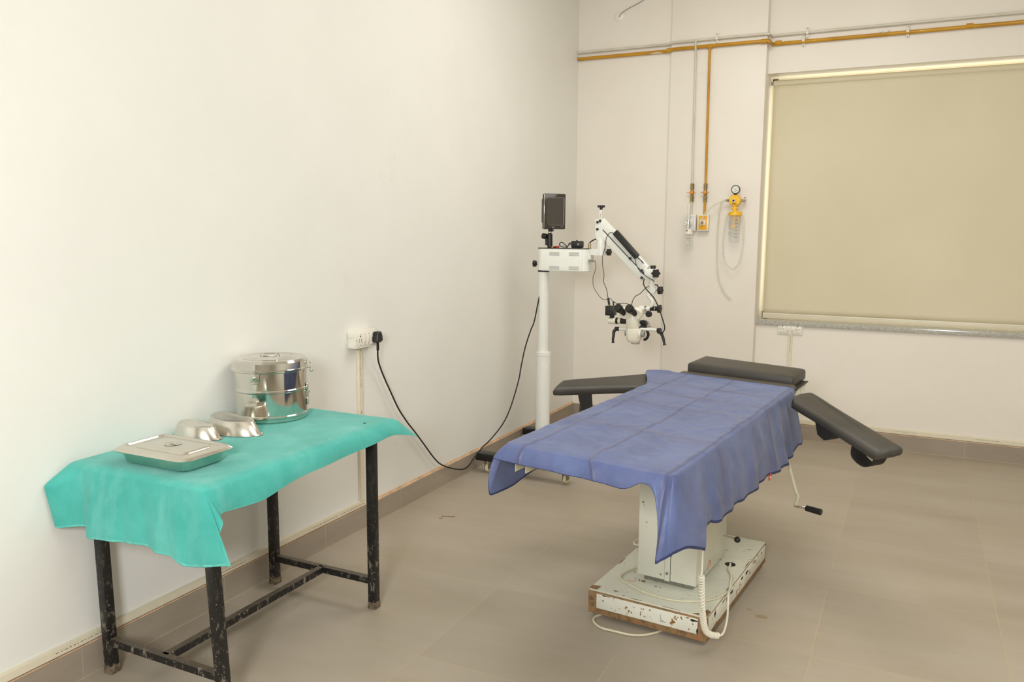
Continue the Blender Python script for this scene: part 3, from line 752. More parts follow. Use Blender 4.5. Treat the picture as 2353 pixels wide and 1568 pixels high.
gc = drape('table_cloth', GX0, GX1, GY0, GY1, 44, 66, gz, ghem, 'green', 'gseam', nt=30, wave=gwave, relief=grel, cone=lambda s_, e: 9 if (s_ < .09 or s_ > 3.975) else (2.2 if s_ < .12 else (1 if .97 < s_ < 1.02 else e)))
tag(gc, 'teal green cotton cloth draped over the black steel table', 'cloth')
# small dark hole in the cloth
o = P('dark').cyl((.607, -3.982, .8305), (.607, -3.982, .8312), .006, seg=14).build('table_screw'); tag(o, 'small dark screw head showing at the far end of the green cloth', 'screw')

# ------------------------------------------------------------------ steel ware on the green cloth
CZt = .8315
dc = V((.172, -4.065, CZt)); rD = .155
dr = thing('sterilizing_drum', 'tall round polished steel sterilizing drum standing on the green cloth', 'drum', dc)
b = P('steel').lathe([(0, 0), (rD-.006, 0), (rD-.002, .004), (rD-.002, .016), (rD+.004, .020), (rD+.004, .026), (rD, .030), (rD, .126), (rD+.0035, .130), (rD+.0035, .136), (rD, .140), (rD, .219), (0, .219)], dc, (0,0,1), 96); b.build('body', dr)
ld = P('steel').lathe([(rD+.006, .214), (rD+.009, .217), (rD+.009, .224), (rD+.004, .227), (rD+.003, .254), (rD-.006, .263), (rD-.040, .267), (rD-.044, .265), (rD-.060, .265), (rD-.064, .268), (rD-.100, .270), (.030, .269), (0, .269)], dc, (0,0,1), 96).build('lid', dr)
hd = V((.55, -.83, 0)).normalized(); hs = V((-hd.y, hd.x, 0))
hc = dc+V((0, 0, .270))
b = P('chrome').tube([hc-hs*.040+V((0,0,.0)), hc-hs*.036+V((0,0,.008))+hd*.004, hc-hs*.020+hd*.012+V((0,0,.010)), hc+hs*.020+hd*.012+V((0,0,.010)), hc+hs*.036+V((0,0,.008))+hd*.004, hc+hs*.040], .0022, seg=8); b.mat('satin').box(hc+V((0,0,.001)), (.06, .03, .002), rot=(0,0,math.atan2(hs.y, hs.x)), bev=.0008); b.build('handle', ld)
def onside(ang, z, off=0): return dc+V((math.cos(ang)*(rD+off), math.sin(ang)*(rD+off), z)), V((math.cos(ang), math.sin(ang), 0))
aF = math.atan2(-2.70, 2.49)
p_, n_ = onside(aF-.42, .199, .004); tg = V((-n_.y, n_.x, 0)); mt = Matrix((tg, V((0,0,1)), n_)).transposed()
b = P('satin').box(p_+V((0,0,.002)), (.040, .046, .004), bev=.001, mtx=mt).box(p_+V((0,0,-.024)), (.026, .012, .003), bev=.001, mtx=mt).box(p_+V((0,0,.027))+n_*.003, (.030, .008, .005), bev=.001, mtx=mt); b.mat('chrome').lathe([(0, .012), (.005, .010), (.008, .006), (.006, 0), (0, 0)], p_+n_*.002, n_, 20); b.build('latch', dr, label='steel lid latch with round stud')
p_, n_ = onside(aF+1.30, .0, .0)
b = P('chrome')
for z in (.219, .240): b.cyl(p_+V((0,0,z)), p_+V((0,0,z))+n_*.020, .004, seg=12)
b.lathe(ball(.007, 8), p_+V((0,0,.205))+n_*.022, n_, 16)
b.mat('steel'); mt = Matrix((V((-n_.y, n_.x, 0)), V((0,0,1)), n_)).transposed()
b.box(p_+V((0,0,.135))+n_*.004, (.030, .030, .006), bev=.001, mtx=mt).box(p_+V((0,0,.105))+n_*.005, (.012, .050, .005), bev=.001, mtx=mt).box(p_+V((0,0,.070))+n_*.004, (.030, .030, .006), bev=.001, mtx=mt); b.mat('chrome').cyl(p_+V((0,0,.112)), p_+V((0,0,.112))+n_*.014, .005); b.build('hinge', dr)
# perforation shutter outline band marks
b = P('satin')
for z in (.045, .098):
    for a in (aF-.9, aF+.55):
        q, n2 = onside(a, z, .0008); mt = Matrix((V((-n2.y, n2.x, 0)), V((0,0,1)), n2)).transposed(); b.box(q, (.030, .0012, .0012), mtx=mt)
b.build('band_mark', dr)

def rrect(cx, cy, w, h, r, z, n=6, rz=0, sk=0):
    out = []
    for (sx_, sy_, a0) in ((1, 1, 0), (-1, 1, 90), (-1, -1, 180), (1, -1, 270)):
        for k in range(n+1):
            a = R(a0+90*k/n); x = sx_*(w/2-r)+r*math.cos(a); y = sy_*(h/2-r)+r*math.sin(a)
            c_, s_ = math.cos(rz), math.sin(rz)
            out.append((cx+x*c_-y*s_, cy+x*s_+y*c_, z))
    return out
tcx, tcy = .360, -4.765
ty = thing('instrument_tray', 'rectangular stainless steel instrument tray with a lid on the green cloth', 'tray', (tcx, tcy, CZt))
b = P('satin').rings([rrect(tcx, tcy, .285, .165, .03, CZt), rrect(tcx, tcy, .305, .185, .036, CZt+.006), rrect(tcx, tcy, .325, .205, .038, CZt+.048)], cap0=True); b.build('tray_body', ty)
L_ = [rrect(tcx, tcy, w_, h_, r_, CZt+z_) for (w_, h_, r_, z_) in ((.365, .240, .045, .044), (.368, .243, .046, .047), (.350, .226, .042, .053), (.325, .202, .036, .060), (.305, .182, .03, .060), (.296, .173, .028, .055), (.255, .136, .022, .055), (.243, .124, .02, .061), (.236, .118, .02, .062), (.10, .05, .012, .062))]
ld = P('satin').rings(L_, cap1=True, sm=True).build('lid', ty)
b = P('satin').lathe([(.030, .0015), (.026, -.001), (.012, -.004), (0, -.004)], (tcx, tcy, CZt+.0625), (0,0,1), 28); b.lathe([(.030, 0), (.033, .001), (.036, 0)], (tcx, tcy, CZt+.062), (0,0,1), 28)
b.mat('steel').bar((tcx-.020, tcy+.003, CZt+.066), (tcx+.022, tcy-.002, CZt+.066), .008, .004, bev=.0015); b.build('recessed_handle', ld)

def kidney(cx, cy, L, W_, h, rz, label):
    t = thing('kidney_dish', label, 'kidney dish', (cx, cy, CZt), 0, 'upturned steel kidney dishes')
    def loop(sc, z, n=56):
        out = []
        for k in range(n):
            a = 2*math.pi*k/n; x = math.cos(a)*L/2; y = math.sin(a)*W_/2
            # bend, concave on the far side
            y2 = y - .030*(x/(L/2))**2*-1 
            x2 = math.copysign(abs(math.cos(a))**.8, math.cos(a))*L/2
            x2 *= sc; y2 = y*sc + .034*(x2/(L/2))**2 - .014
            c_, s_ = math.cos(rz), math.sin(rz); out.append((cx+x2*c_-y2*s_, cy+x2*s_+y2*c_, CZt+z))
        return out
    b = P('satin').rings([loop(1.06, .001), loop(1.05, .0035), loop(1.0, .004), loop(.84, h-.004), loop(.80, h), loop(.70, h), loop(.66, h-.002), loop(.3, h-.002)], cap1=True); b.build('bowl', t)
    return t
kidney(.205, -4.335, .310, .128, .056, R(-14), 'larger upturned steel kidney dish beside the drum')
kidney(.148, -4.468, .240, .112, .050, R(-12), 'smaller upturned steel kidney dish partly behind the tray')

# ------------------------------------------------------------------ operating table (own frame)
OR, OA = V((1.755, -3.632, 0)), R(-4.8)
ot = thing('operating_table', 'worn cream operating table on a pedestal with black padded arm boards', 'operating table', OR, OA)
TX = WM[ot.name]
def ob(b, name, par=None, **k): return b.build(name, par or ot, local=True, **k)
def ztop(x, y=0): return .8835-.029*x
base = ob(P('rust').span((-.262, 0, .018), (.258, .945, .116), bev=.003), 'base')
b = P('paint').span((-.262+.002, .004, .1155), (.256, .941, .1235), bev=.002); ob(b, 'base_top', base, label='chipped cream painted base top')
for a_, c_ in (((-.222, -.0035, .046), (.222, .003, .110)), ((.252, .022, .048), (.2615, .92, .114))):
    ob(P('paint2').span(a_, c_, bev=.0015), 'base_panel', base, label='white enamel panel with rust spots')
ob(P('rust').prism([(-.260, .006, .1233), (-.226, .006, .1233), (-.222, .045, .1233), (-.260, .040, .1233)], (0, 0, .0012)), 'bare_corner', base)
ob(P('rust').prism([(.195, .006, .1233), (.256, .006, .1233), (.256, .062, .1233), (.238, .070, .1233), (.222, .030, .1233)], (0, 0, .0012)), 'bare_corner', base)
ob(P('orangemark').tube([(-.150, .170, .1238), (-.138, .162, .1238), (-.124, .166, .1238), (-.119, .180, .1238), (-.126, .190, .1238)], .0014, seg=6), 'paint_mark', base)
for x in (-.2, .2):
    for y in (.06, .88): ob(P('zinc').cyl((x, y, 0), (x, y, .02), .022, seg=20), 'levelling_foot', base)
# jagged flakes of bare metal along the painted edges
def flake(name, c, ux, uz, nrm, w_, h_, sd, m0='dark'):
    rnd = random.Random(sd); pts = []
    for k in range(14):
        a = 2*math.pi*k/14; r_ = rnd.uniform(.35, 1)
        pts.append(V(c)+V(ux)*math.cos(a)*w_*r_+V(uz)*math.sin(a)*h_*r_)
    ob(P(m0).prism(pts, V(nrm)*.0007), name, base)
for k, (x, z, w_, h_, m0) in enumerate(((.205, .101, .020, .007, 'dark'), (.180, .106, .012, .004, 'rust'), (-.180, .108, .022, .003, 'dark'), (.02, .098, .006, .005, 'rust'), (-.19, .085, .005, .010, 'rust'), (-.02, .070, .003, .012, 'rust'), (.222, .060, .004, .020, 'dark'))):
    flake('paint_chip', (x, -.0036, z), (1,0,0), (0,0,1), (0,-1,0), w_, h_, k, m0)
for k, (y, z, w_, h_, m0) in enumerate(((.10, .098, .012, .018, 'dark'), (.34, .100, .030, .010, 'dark'), (.50, .104, .018, .010, 'dark'), (.58, .098, .028, .013, 'dark'), (.70, .108, .030, .005, 'rust'), (.22, .108, .040, .005, 'rust'), (.85, .100, .006, .010, 'dark'))):
    flake('paint_chip', (.2616, y, z), (0,1,0), (0,0,1), (1,0,0), w_, h_, 20+k, m0)
for k, (x, y, w_, h_) in enumerate(((-.15, .035, .016, .008), (-.255, .35, .004, .05), (-.256, .55, .004, .03), (-.255, .75, .004, .04), (-.05, .006, .05, .003), (.10, .006, .06, .003), (.253, .30, .004, .05), (.253, .62, .004, .06))):
    flake('paint_chip', (x, y, .1236), (1,0,0), (0,1,0), (0,0,1), w_, h_, 40+k, 'rust')
ob(P('greymark').span((.065, -.0040, .060), (.068, -.0034, .090)).span((.065, -.0040, .060), (.090, -.0034, .064)), 'faded_letter', base, label='faded grey letter L')
# pedestal
col = ob(P('colpaint').span((-.118, .195, .150), (.147, .630, .800), bev=.004), 'pedestal')
b = P('colpaint').span((.008, .190, .150), (.032, .197, .78), bev=.001); b.mat('dark').span((.0065, .1935, .150), (.0085, .196, .78)).span((.0315, .1935, .150), (.0335, .196, .78)); b.mat('zinc').cyl((.020, .191, .185), (.020, .186, .185), .006); ob(b, 'seam_strip', col)
ob(P('zinc').span((-.095, .22, .122), (.125, .61, .152)), 'inner_column', col)
b = P('orangemark').tube([(.1483, .350, .168), (.1483, .368, .195), (.1483, .382, .204), (.1483, .390, .192), (.1483, .388, .178)], .0013, seg=6); b.mat('greymark')
for q in range(3): b.bar((.1480, .285+q*.015, .160+q*.002), (.1480, .300+q*.015, .182+q*.002), .001, .002)

ob(b, 'paint_mark', col, label='faded orange and grey painted mark')
# frame under the top
b = P('colpaint').span((-.13, .12, .775), (.16, .72, .815), bev=.003)
for x in (-.27, .27): b.span((x-.014, -.50, .800), (x+.014, 1.50, .838), bev=.002)
for y in (-.45, .15, .75, 1.15, 1.45): b.span((-.27, y-.014, .804), (.27, y+.014, .834))
fr = ob(b, 'top_frame')
for x in (-.312, .312): ob(P('chrome').span((x-.005, -.35, .800), (x+.005, .85, .822), bev=.001), 'side_rail')
for x in (-.336, -.292): ob(P('cable').span((x-.0025, -.50, .757), (x+.0025, -.41, .812), bev=.001), 'foot_bracket', label='cream steel plate under the foot end')
def pad(x0, x1, y0, y1, th, zf, r=.018, m0='vinyl'):
    b = P(m0); loops = []
    cx, cy = (x0+x1)/2, (y0+y1)/2
    for (ins, dz) in ((.010, -th), (.002, -th+.006), (0, -th+.014), (0, -.016), (.004, -.006), (.014, -.001), (.05, 0)):
        lp = rrect(cx, cy, x1-x0-2*ins, y1-y0-2*ins, max(r-ins*.5, .008), 0, 5)
        loops.append([(p[0], p[1], zf(p[0], p[1])+dz) for p in lp])
    return b.rings(loops, cap0=True, cap1=True)
ob(pad(-.306, .306, -.60, .26, .05, lambda x, y: ztop(x)), 'mattress_pad')
ob(pad(-.306, .306, .27, 1.246, .05, lambda x, y: ztop(x)-.0, m0='vinyl2'), 'mattress_pad')
ob(pad(-.284, .284, 1.262, 1.565, .062, lambda x, y: .922-.045*x, r=.012), 'head_pad')
b = P('paint2').prism([(.250, 1.22, .79), (.250, 1.46, .815), (.250, 1.46, .846), (.250, 1.22, .846)], (.055, 0, 0)); b.mat('black').span((-.28, 1.22, .846), (.310, 1.50, .853)); ob(b, 'head_plate')
# arm boards
def armpad(rn, rf, tn, tf, th, bulge):
    rn, rf, tn, tf = V(rn), V(rf), V(tn), V(tf); b = P('vinyl'); N = 22; Mx = 12; topl = []
    out = []
    ax = ((tn+tf)-(rn+rf)).normalized()
    def pt(u, v):   # u along 0..1, v across 0..1
        a = rn.lerp(tn, u); c_ = rf.lerp(tf, u); p = a.lerp(c_, v)
        return p + (c_-a).normalized()*(v-.5)*bulge*math.exp(-((u-.12)/.16)**2)
    # outline with rounded ends
    ring = []
    def ends(u0, sgn, rev):
        L = []
        for k in range(9):
            v = k/8; v = 1-v if rev else v
            d = (1-(2*abs(v-.5))**3)
            L.append((u0, v, d))
        return L
    n = 26; path = []
    for k in range(n+1): path.append((k/n, 0.0))
    for k in range(1, 8): path.append((1.0, k/8))
    for k in range(n+1): path.append((1-k/n, 1.0))
    for k in range(1, 8): path.append((0.0, 1-k/8))
    loops = []
    nrm = (tn-rn).cross(rf-rn).normalized()
    if nrm.z < 0: nrm = -nrm
    cen = pt(.5, .5)
    for ins, dz in ((.012, -th), (.003, -th+.006), (0, -th+.014), (0, -.016), (.004, -.007), (.014, -.002), (.035, 0)):
        lp = []
        for (u, v) in path:
            # inset in u,v
            W_ = (pt(u, 1)-pt(u, 0)).length; Ln = (tn-rn).length
            vv = min(max(v, ins/W_), 1-ins/W_); uu = min(max(u, ins/Ln), 1-ins/Ln)
            p = pt(uu, vv)
            # round tip corners
            rc = .022; du = (1-uu)*Ln; dv = min(vv, 1-vv)*W_
            if du < rc and dv < rc:
                dd = math.hypot(rc-du, rc-dv)
                if dd > rc-ins: p = p.lerp(pt(uu-rc/Ln*.35, .5+(vv-.5)*(1-rc/W_*.7)), .45)
            du = uu*Ln; rr = min(.06, W_*.45)
            if du < rr:
                k_ = 1-du/rr; p = p + ax*((1-math.sqrt(max(0, 1-(abs(vv-.5)*2)**2)))*.055*k_)
            p = p+nrm*dz
            lp.append(p)
        loops.append(lp)
    return b.rings(loops, cap0=True, cap1=True)
aR = ob(armpad((.335, .930, .872), (.375, 1.165, .868), (.780, .500, .762), (.880, .560, .785), .045, .02), 'arm_board', label='black padded arm board angled out to the right')
b = P('strap'); q = V((.500, .770, .795)); 
b.prism([(.480, .800, .80), (.500, .770, .74), (.535, .735, .725), (.570, .705, .745), (.575, .695, .775), (.52, .76, .80)], (.035, .045, .0))
ob(b, 'arm_clamp', aR)
b = P('strap')
for off in (0, .045):
    path = [V((.672, .605, .765)), V((.668, .600, .715)), V((.690, .580, .690)), V((.725, .550, .680)), V((.750, .535, .690)), V((.765, .530, .72)), V((.772, .528, .745))]
w_ = V((.045, .055, .004)); path = smooth_path(path, 4)
b.rings([[p, p+w_, p+w_+V((.003,-.003,.002)), p+V((.003,-.003,.002))] for p in path], cap0=True, cap1=True)
ob(b, 'arm_strap', aR)
aL = ob(armpad((-.320, .850, .872), (-.330, 1.160, .895), (-.705, .478, .872), (-.722, .615, .897), .042, .03), 'arm_board', label='black padded arm board angled out to the left')
b = P('strap').prism([(-.600, .56, .84), (-.555, .62, .84), (-.550, .62, .78), (-.560, .60, .72), (-.590, .565, .72), (-.585, .56, .78)], (-.03, .045, .006)); ob(b, 'arm_strap', aL)
# crank
b = P('cable').tube([(.30, .98, .74), (.327, .99, .62), (.331, 1.0, .545), (.345, .99, .50), (.380, .98, .395), (.390, .985, .370), (.378, .99, .312)], .0085, n=3)
cr = ob(b, 'crank_rod', label='bent cream crank rod')
b = P('chrome').cyl((.376, .985, .318), (.430, .985, .318), .006).cyl((.426, .985, .318), (.432, .985, .318), .011); ob(b, 'spindle', cr)
ob(P('black').cyl((.430, .985, .318), (.505, .965, .316), .0145, .0155, bev=.002), 'grip', cr, label='black crank grip')
b = P('zinc').span((.27, .95, .72), (.32, 1.01, .81)); ob(b, 'crank_mount')
b = P('chrome').cyl((.13, .585, .255), (.205, .58, .248), .0045); lv = ob(b, 'brake_lever')
ob(P('black').lathe(ball(.0145), (.212, .579, .247), (1,0,0), 20), 'ball_knob', lv)

# hand control cord and mains cable, lying on the base
cw = thing('coiled_cord', 'white coiled hand control cord hanging beside the pedestal', 'cord', TX @ V((.29, -.1, .12)))
def wl(pts): return [TX @ V(p) for p in pts]
pth = smooth_path([(.293, -.205, .385), (.290, -.190, .33), (.286, -.165, .25), (.284, -.14, .20), (.284, -.12, .155), (.288, -.10, .120), (.300, -.075, .098), (.318, -.045, .085)], 80)
hel = []; turns = 40; prevv = None
for i, p in enumerate(pth):
    d = (pth[min(i+1, len(pth)-1)]-pth[max(i-1, 0)]).normalized(); a = V((1, 0, 0)); a = (a-d*a.dot(d)).normalized(); bb = d.cross(a)
    ang = 2*math.pi*turns*i/len(pth); hel.append(TX @ (p+(a*math.cos(ang)+bb*math.sin(ang))*.0100))
P('coil').tube(hel, .0030, seg=6, smooth=False).build('coil', cw)
P('coil').tube(wl([(.26, -.10, .80), (.285, -.19, .70), (.297, -.215, .60), (.297, -.215, .50), (.294, -.205, .42), (.293, -.205, .385)]), .0035, seg=8).build('straight_lead', cw)
P('coil').tube(wl([(.318, -.045, .085), (.325, -.03, .082), (.330, -.005, .088), (.322, .06, .105), (.305, .13, .118), (.285, .20, .150), (.262, .30, .131), (.235, .42, .131), (.205, .50, .131), (.186, .575, .128)]), .0042, seg=8).build('return_lead', cw)
mc = thing('mains_cable', 'cream mains cable looped over the top of the rusty base', 'cable', TX @ V((.0, .1, .13)))
P('cable').tube(wl([(-.125, .335, .129), (-.165, .30, .129), (-.190, .205, .129), (-.175, .150, .129), (-.10, .105, .129), (-.02, .075, .129), (.08, .070, .129), (.16, .10, .129), (.235, .17, .129), (.262, .27, .129), (.255, .37, .129), (.235, .44, .129), (.198, .50, .129), (.192, .56, .129)]), .0045, seg=8).build('cable_run', mc)
o = P('cable').tube(wl([(-.20, .05, .006), (-.225, -.010, .006), (-.205, -.055, .006), (-.16, -.082, .006), (-.10, -.080, .006), (-.04, -.075, .006), (.01, -.050, .006), (.05, .0, .006), (.07, .05, .006)]), .0050, seg=8).build('mains_cable'); tag(o, 'cream cable curving out on the floor at the front of the rusty base', 'cable')
o = P('cable').tube(wl([(-.12, .66, .18), (-.20, .655, .155), (-.262, .60, .150), (-.272, .53, .150), (-.250, .52, .145), (-.19, .60, .133)]), .0042, seg=8).build('mains_cable'); tag(o, 'short cream cable loop sticking out at the left rear of the pedestal', 'cable')
o = P('dark').cyl(TX @ V((.186, .575, .1232)), TX @ V((.186, .575, .1250)), .024, seg=28); o = o.build('cable_grommet', ot)

# blue sheet
def bz(x, y): return ztop(x)+.0045
def gauss(d, w_): return math.exp(-(d/w_)**2)
def brel(x, y):
    z = 0
    wob = .010*noise.noise(V((x*3, y*3, 9)))
    z += .006*(1-abs(noise.noise(V((x*7+3, y*5, 1.7)))))**7 + .005*(1-abs(noise.noise(V((x*5, y*9+x*6, 6.1)))))**9 - .004
    for v in (-.235, .022, .30): z += .0038*gauss(x-v-wob, .010)
    for v in (.80, .30, -.16): z += .0030*gauss(y-v-.03*math.sin(x*6)-wob, .022)
    z += .0042*noise.noise(V((x*5, y*4, 2.0)))+.0026*abs(noise.noise(V((x*13, y*9, 5.0))))
    if y < -.42: z += (.0075*abs(noise.noise(V((x*14, y*7, 8.0)))) - .004)*min(1, (-.42-y)/.1)
    return max(z*.85, -.0015)
bhem = [(0.0, (-.352, -.632, .835)), (.02, (-.335, -.642, .838)), (.1, (-.26, -.640, .834)), (.3, (-.12, -.638, .828)), (.5, (.02, -.636, .822)), (.70, (.145, -.640, .812)), (.76, (.180, -.640, .822)), (.81, (.215, -.638, .842)), (.86, (.246, -.640, .838)),
        (.90, (.268, -.650, .812)), (.94, (.284, -.662, .745)), (.975, (.290, -.672, .660)), (.992, (.286, -.678, .598)), (.9985, (.305, -.665, .610)), (1.004, (.325, -.635, .624)), (1.04, (.352, -.570, .628)), (1.075, (.372, -.47, .592)), (1.092, (.374, -.435, .580)), (1.096, (.358, -.420, .640)), (1.12, (.348, -.375, .642)), (1.16, (.346, -.30, .630)), (1.20, (.348, -.24, .610)), (1.28, (.350, -.11, .610)),
        (1.42, (.350, .10, .600)), (1.6, (.350, .44, .590)), (1.75, (.352, .77, .562)), (1.87, (.354, .96, .560)), (1.885, (.352, 1.00, .575)), (1.90, (.362, 1.08, .60)), (1.915, (.366, 1.13, .590)), (1.93, (.362, 1.16, .62)), (1.96, (.335, 1.10, .80)), (1.99, (.318, 1.112, .872)), (2.02, (.300, 1.115, .8795)), (2.5, (0, 1.118, .889)), (2.98, (-.300, 1.118, .899)),
        (3.006, (-.330, 1.112, .906)), (3.03, (-.365, 1.085, .910)), (3.06, (-.425, 1.035, .911)), (3.10, (-.405, .955, .908)), (3.16, (-.350, .84, .89)), (3.25, (-.340, .70, .80)), (3.5, (-.342, .30, .74)), (3.8, (-.342, -.28, .725)), (3.88, (-.343, -.40, .716)), (3.94, (-.346, -.50, .700)), (3.975, (-.350, -.585, .699)), (3.99, (-.362, -.640, .700)), (3.996, (-.364, -.645, .77))]
def bwave(s_, t):
    if 1 <= s_ < 1.88:
        y = (s_-1)*1.75
        a = .004*math.sin(y*15+.4+t*.9)+.006*math.sin(y*37+2-t*1.6)+.012*noise.noise(V((y*7, t*2.0, 4)))+.006+.006*noise.noise(V((y*17, t*5.0, 1)))
        return (t**.9)*a*(1 if y > .12 else .35)
    if s_ < .85: return .008*t*noise.noise(V((s_*9, 1, 1)))
    return 0
bs = drape('bed_sheet', -.318, .318, -.612, 1.105, 72, 190, bz, bhem, 'blue', 'bseam', nt=26, wave=bwave, relief=brel, xf=TX, solid=.0014, rnd=.005)
tag(bs, 'blue nylon sheet with fold creases draped over the operating table', 'sheet')
o = P('red').box(TX @ V((.372, .455, .603)), (.004, .034, .018), rot=(.25, 0, OA)); o.mat('switch').box(TX @ V((.375, .452, .603)), (.002, .014, .004), rot=(.25,0,OA)); o.build('sewn_tag', bs, label='small red sewn tag')

# ------------------------------------------------------------------ surgical microscope
MY = -1.55
ms = thing('surgical_microscope', 'white surgical microscope on a wheeled floor stand by the left wall', 'microscope', (.36, MY, 0))
b = P('black').span((.055, -1.985, .088), (.76, -1.905, .138), bev=.002).span((.035, -1.195, .088), (.74, -1.115, .138), bev=.002).span((.30, -1.93, .092), (.42, -1.17, .136), bev=.002)
b.mat('dark').cyl((.10, -1.986, .11), (.10, -1.988, .11), .003); fb = b.build('foot_frame', ms)
for (x, y) in ((.125, -1.94), (.70, -1.94), (.10, -1.155), (.70, -1.155)):
    b = P('zinc').cyl((x, y, .066), (x, y, .090), .026, seg=20).box((x-.014, y+.006, .052), (.003, .05, .05), bev=.001).box((x+.014, y+.006, .052), (.003, .05, .05), bev=.001).cyl((x-.020, y+.012, .034), (x+.020, y+.012, .034), .005)
    c_ = b.build('castor', fb); P('wheel').cyl((x-.011, y+.012, .034), (x+.011, y+.012, .034), .034, seg=32, bev=.004).build('wheel', c_)
P('white').lathe([(0, .13), (.070, .13), (.070, .145), (.0505, .150), (.0505, .775), (.053, .777), (.053, .800), (.038, .804), (0, .804)], (.360, MY, 0), (0,0,1), 40).build('pole', ms)
b = P('white').cyl((.355, MY, .80), (.355, MY, 1.372), .0385, seg=36); b.mat('dark').cyl((.355, MY, 1.362), (.355, MY, 1.372), .040, seg=36); b.build('upper_pole', ms)
# control box: rounded slab
b = P('white'); LB = []
for z, ins in ((1.372, .004), (1.376, 0), (1.520, 0), (1.524, .003)):
    LB.append(rrect(.508, MY, .384-2*ins, .10-2*ins, .045, z, 8))
b.rings(LB, cap0=True, cap1=True); b.mat('black').rings([rrect(.508, MY, .386, .102, .046, 1.524, 8), rrect(.508, MY, .386, .102, .046, 1.528, 8)], cap0=True, cap1=True)
bx = b.build('control_box', ms)
for x0 in (.418, .562):
    for z0 in (1.500, 1.404):
        for q in range(4): P('vent').span((x0, MY-.0512, z0-q*.0068-.0008), (x0+.074, MY-.0498, z0-q*.0068+.0008)).build('vent_slot', bx)
b = P('white'); b.rings([rrect(.742, MY, .120, .066, .032, z, 8) for z in (1.484, 1.488, 1.522, 1.526)], cap0=True, cap1=True)
b.span((.68, MY-.030, 1.448), (.712, MY+.030, 1.500), bev=.008).cyl((.772, MY, 1.484), (.772, MY, 1.572), .034, seg=32).cyl((.772, MY, 1.568), (.772, MY, 1.590), .030, seg=32); b.build('arm_socket', ms)
def hand_knob(c, ax, par, r=.024, h=.024, stem=.02, rodm='chrome'):
    c = V(c); ax = V(ax).normalized()
    b = P(rodm).cyl(c, c+ax*stem, .0045, seg=12); b.mat('black').cyl(c+ax*(stem-.006), c+ax*(stem+.006), .011, seg=16).knob(c+ax*stem, ax, r, h, 5 if r < .02 else 6)
    return b.build('clamp_knob', par)
hand_knob((.316, MY, 1.417), (-1, -.1, 0), ms, .021, .022, .018)
hand_knob((.802, MY, 1.505), (1, -.2, 0), ms, .021, .022, .018)
b = P('zinc').cyl((.70, MY-.035, 1.444), (.745, MY-.036, 1.445), .0045)
for x in (.703, .717, .731): b.cyl((x, MY-.036, 1.438), (x, MY-.036, 1.455), .006)
b.build('signal_jack', ms)
# vertical yoke
b = P('white').prism([(.748, MY-.026, 1.588), (.794, MY-.026, 1.588), (.794, MY-.026, 1.62), (.782, MY-.026, 1.70), (.782, MY-.026, 1.725), (.740, MY-.026, 1.725), (.738, MY-.026, 1.64)], (0, .052, 0)); b.build('yoke', ms)
b = P('chrome').cyl((.760, MY, 1.72), (.760, MY, 1.792), .0035).cyl((.772, MY, 1.72), (.772, MY, 1.792), .0035); b.mat('black').cyl((.767, MY, 1.785), (.767, MY, 1.805), .010).knob((.767, MY, 1.800), (0,0,1), .024, .015, 6, .1); b.build('tension_knob', ms)
# parallelogram arm
A0, A1 = V((.770, MY, 1.706)), V((1.086, MY, 1.400)); B0, B1 = V((.756, MY, 1.660)), V((1.072, MY, 1.352))
dA = (A1-A0).normalized(); nA = V((dA.z*-1, 0, dA.x))
b = P('white').bar(A0-dA*.005, A1+dA*.006, .040, .062, bev=.006); b.build('upper_link', ms)
b = P('white').bar(B0-dA*.005+V((0,-.004,-.008)), B1+dA*.006+V((0,-.004,-.008)), .034, .046, bev=.005); b.mat('dark').bar(B0+nA*.018+V((0,-.020,0)), B1+nA*.018+V((0,-.020,0)), .003, .005); b.build('lower_link', ms)
for p in ((.754, 1.703), (.754, 1.657), (.772, 1.712), (1.066, 1.391), (1.067, 1.345), (.985, 1.468)): P('black').cyl((p[0], MY-.032, p[1]), (p[0], MY-.022, p[1]), .0085, seg=20).build('pivot_cap', ms)
b = P('black').bar((.880, MY-.034, 1.640), (1.036, MY-.034, 1.478), .030, .040, bev=.004, upv=(0,0,1)); b.mat('greyp').bar((.870, MY-.044, 1.628), (1.026, MY-.044, 1.466), .004, .008); b.build('power_pack', ms)
# end block
b = P('white').span((1.082, MY-.028, 1.336), (1.158, MY+.028, 1.404), bev=.006).cyl((1.128, MY, 1.25), (1.128, MY, 1.34), .018, seg=24); b.mat('black').cyl((1.134, MY, 1.402), (1.134, MY, 1.425), .0175, seg=28); eb = b.build('end_block', ms)
hand_knob((1.152, MY-.02, 1.376), (.5, -.8, 0), ms, .026, .022, .014)
b = P('white').lathe([(0, -.016), (.022, -.016), (.024, -.008), (.024, .008), (.022, .016), (0, .016)], (1.136, MY, 1.264), (0,-1,0), 28).lathe([(0, -.02), (.017, -.02), (.017, .02), (0, .02)], (1.14, MY, 1.268), (0,0,1), 24); b.build('swivel_joint', ms)
hand_knob((1.158, MY-.004, 1.266), (1, -.25, -.02), ms, .024, .024, .020)
b = P('white').tube([(1.136, MY, 1.262), (1.120, MY-.01, 1.240), (1.112, MY-.014, 1.228), (1.120, MY-.012, 1.214), (1.134, MY-.010, 1.198), (1.139, MY-.010, 1.180), (1.134, MY-.012, 1.160), (1.120, MY-.012, 1.146), (1.104, MY-.010, 1.141)], .0125, seg=14); b.build('curved_arm', ms)
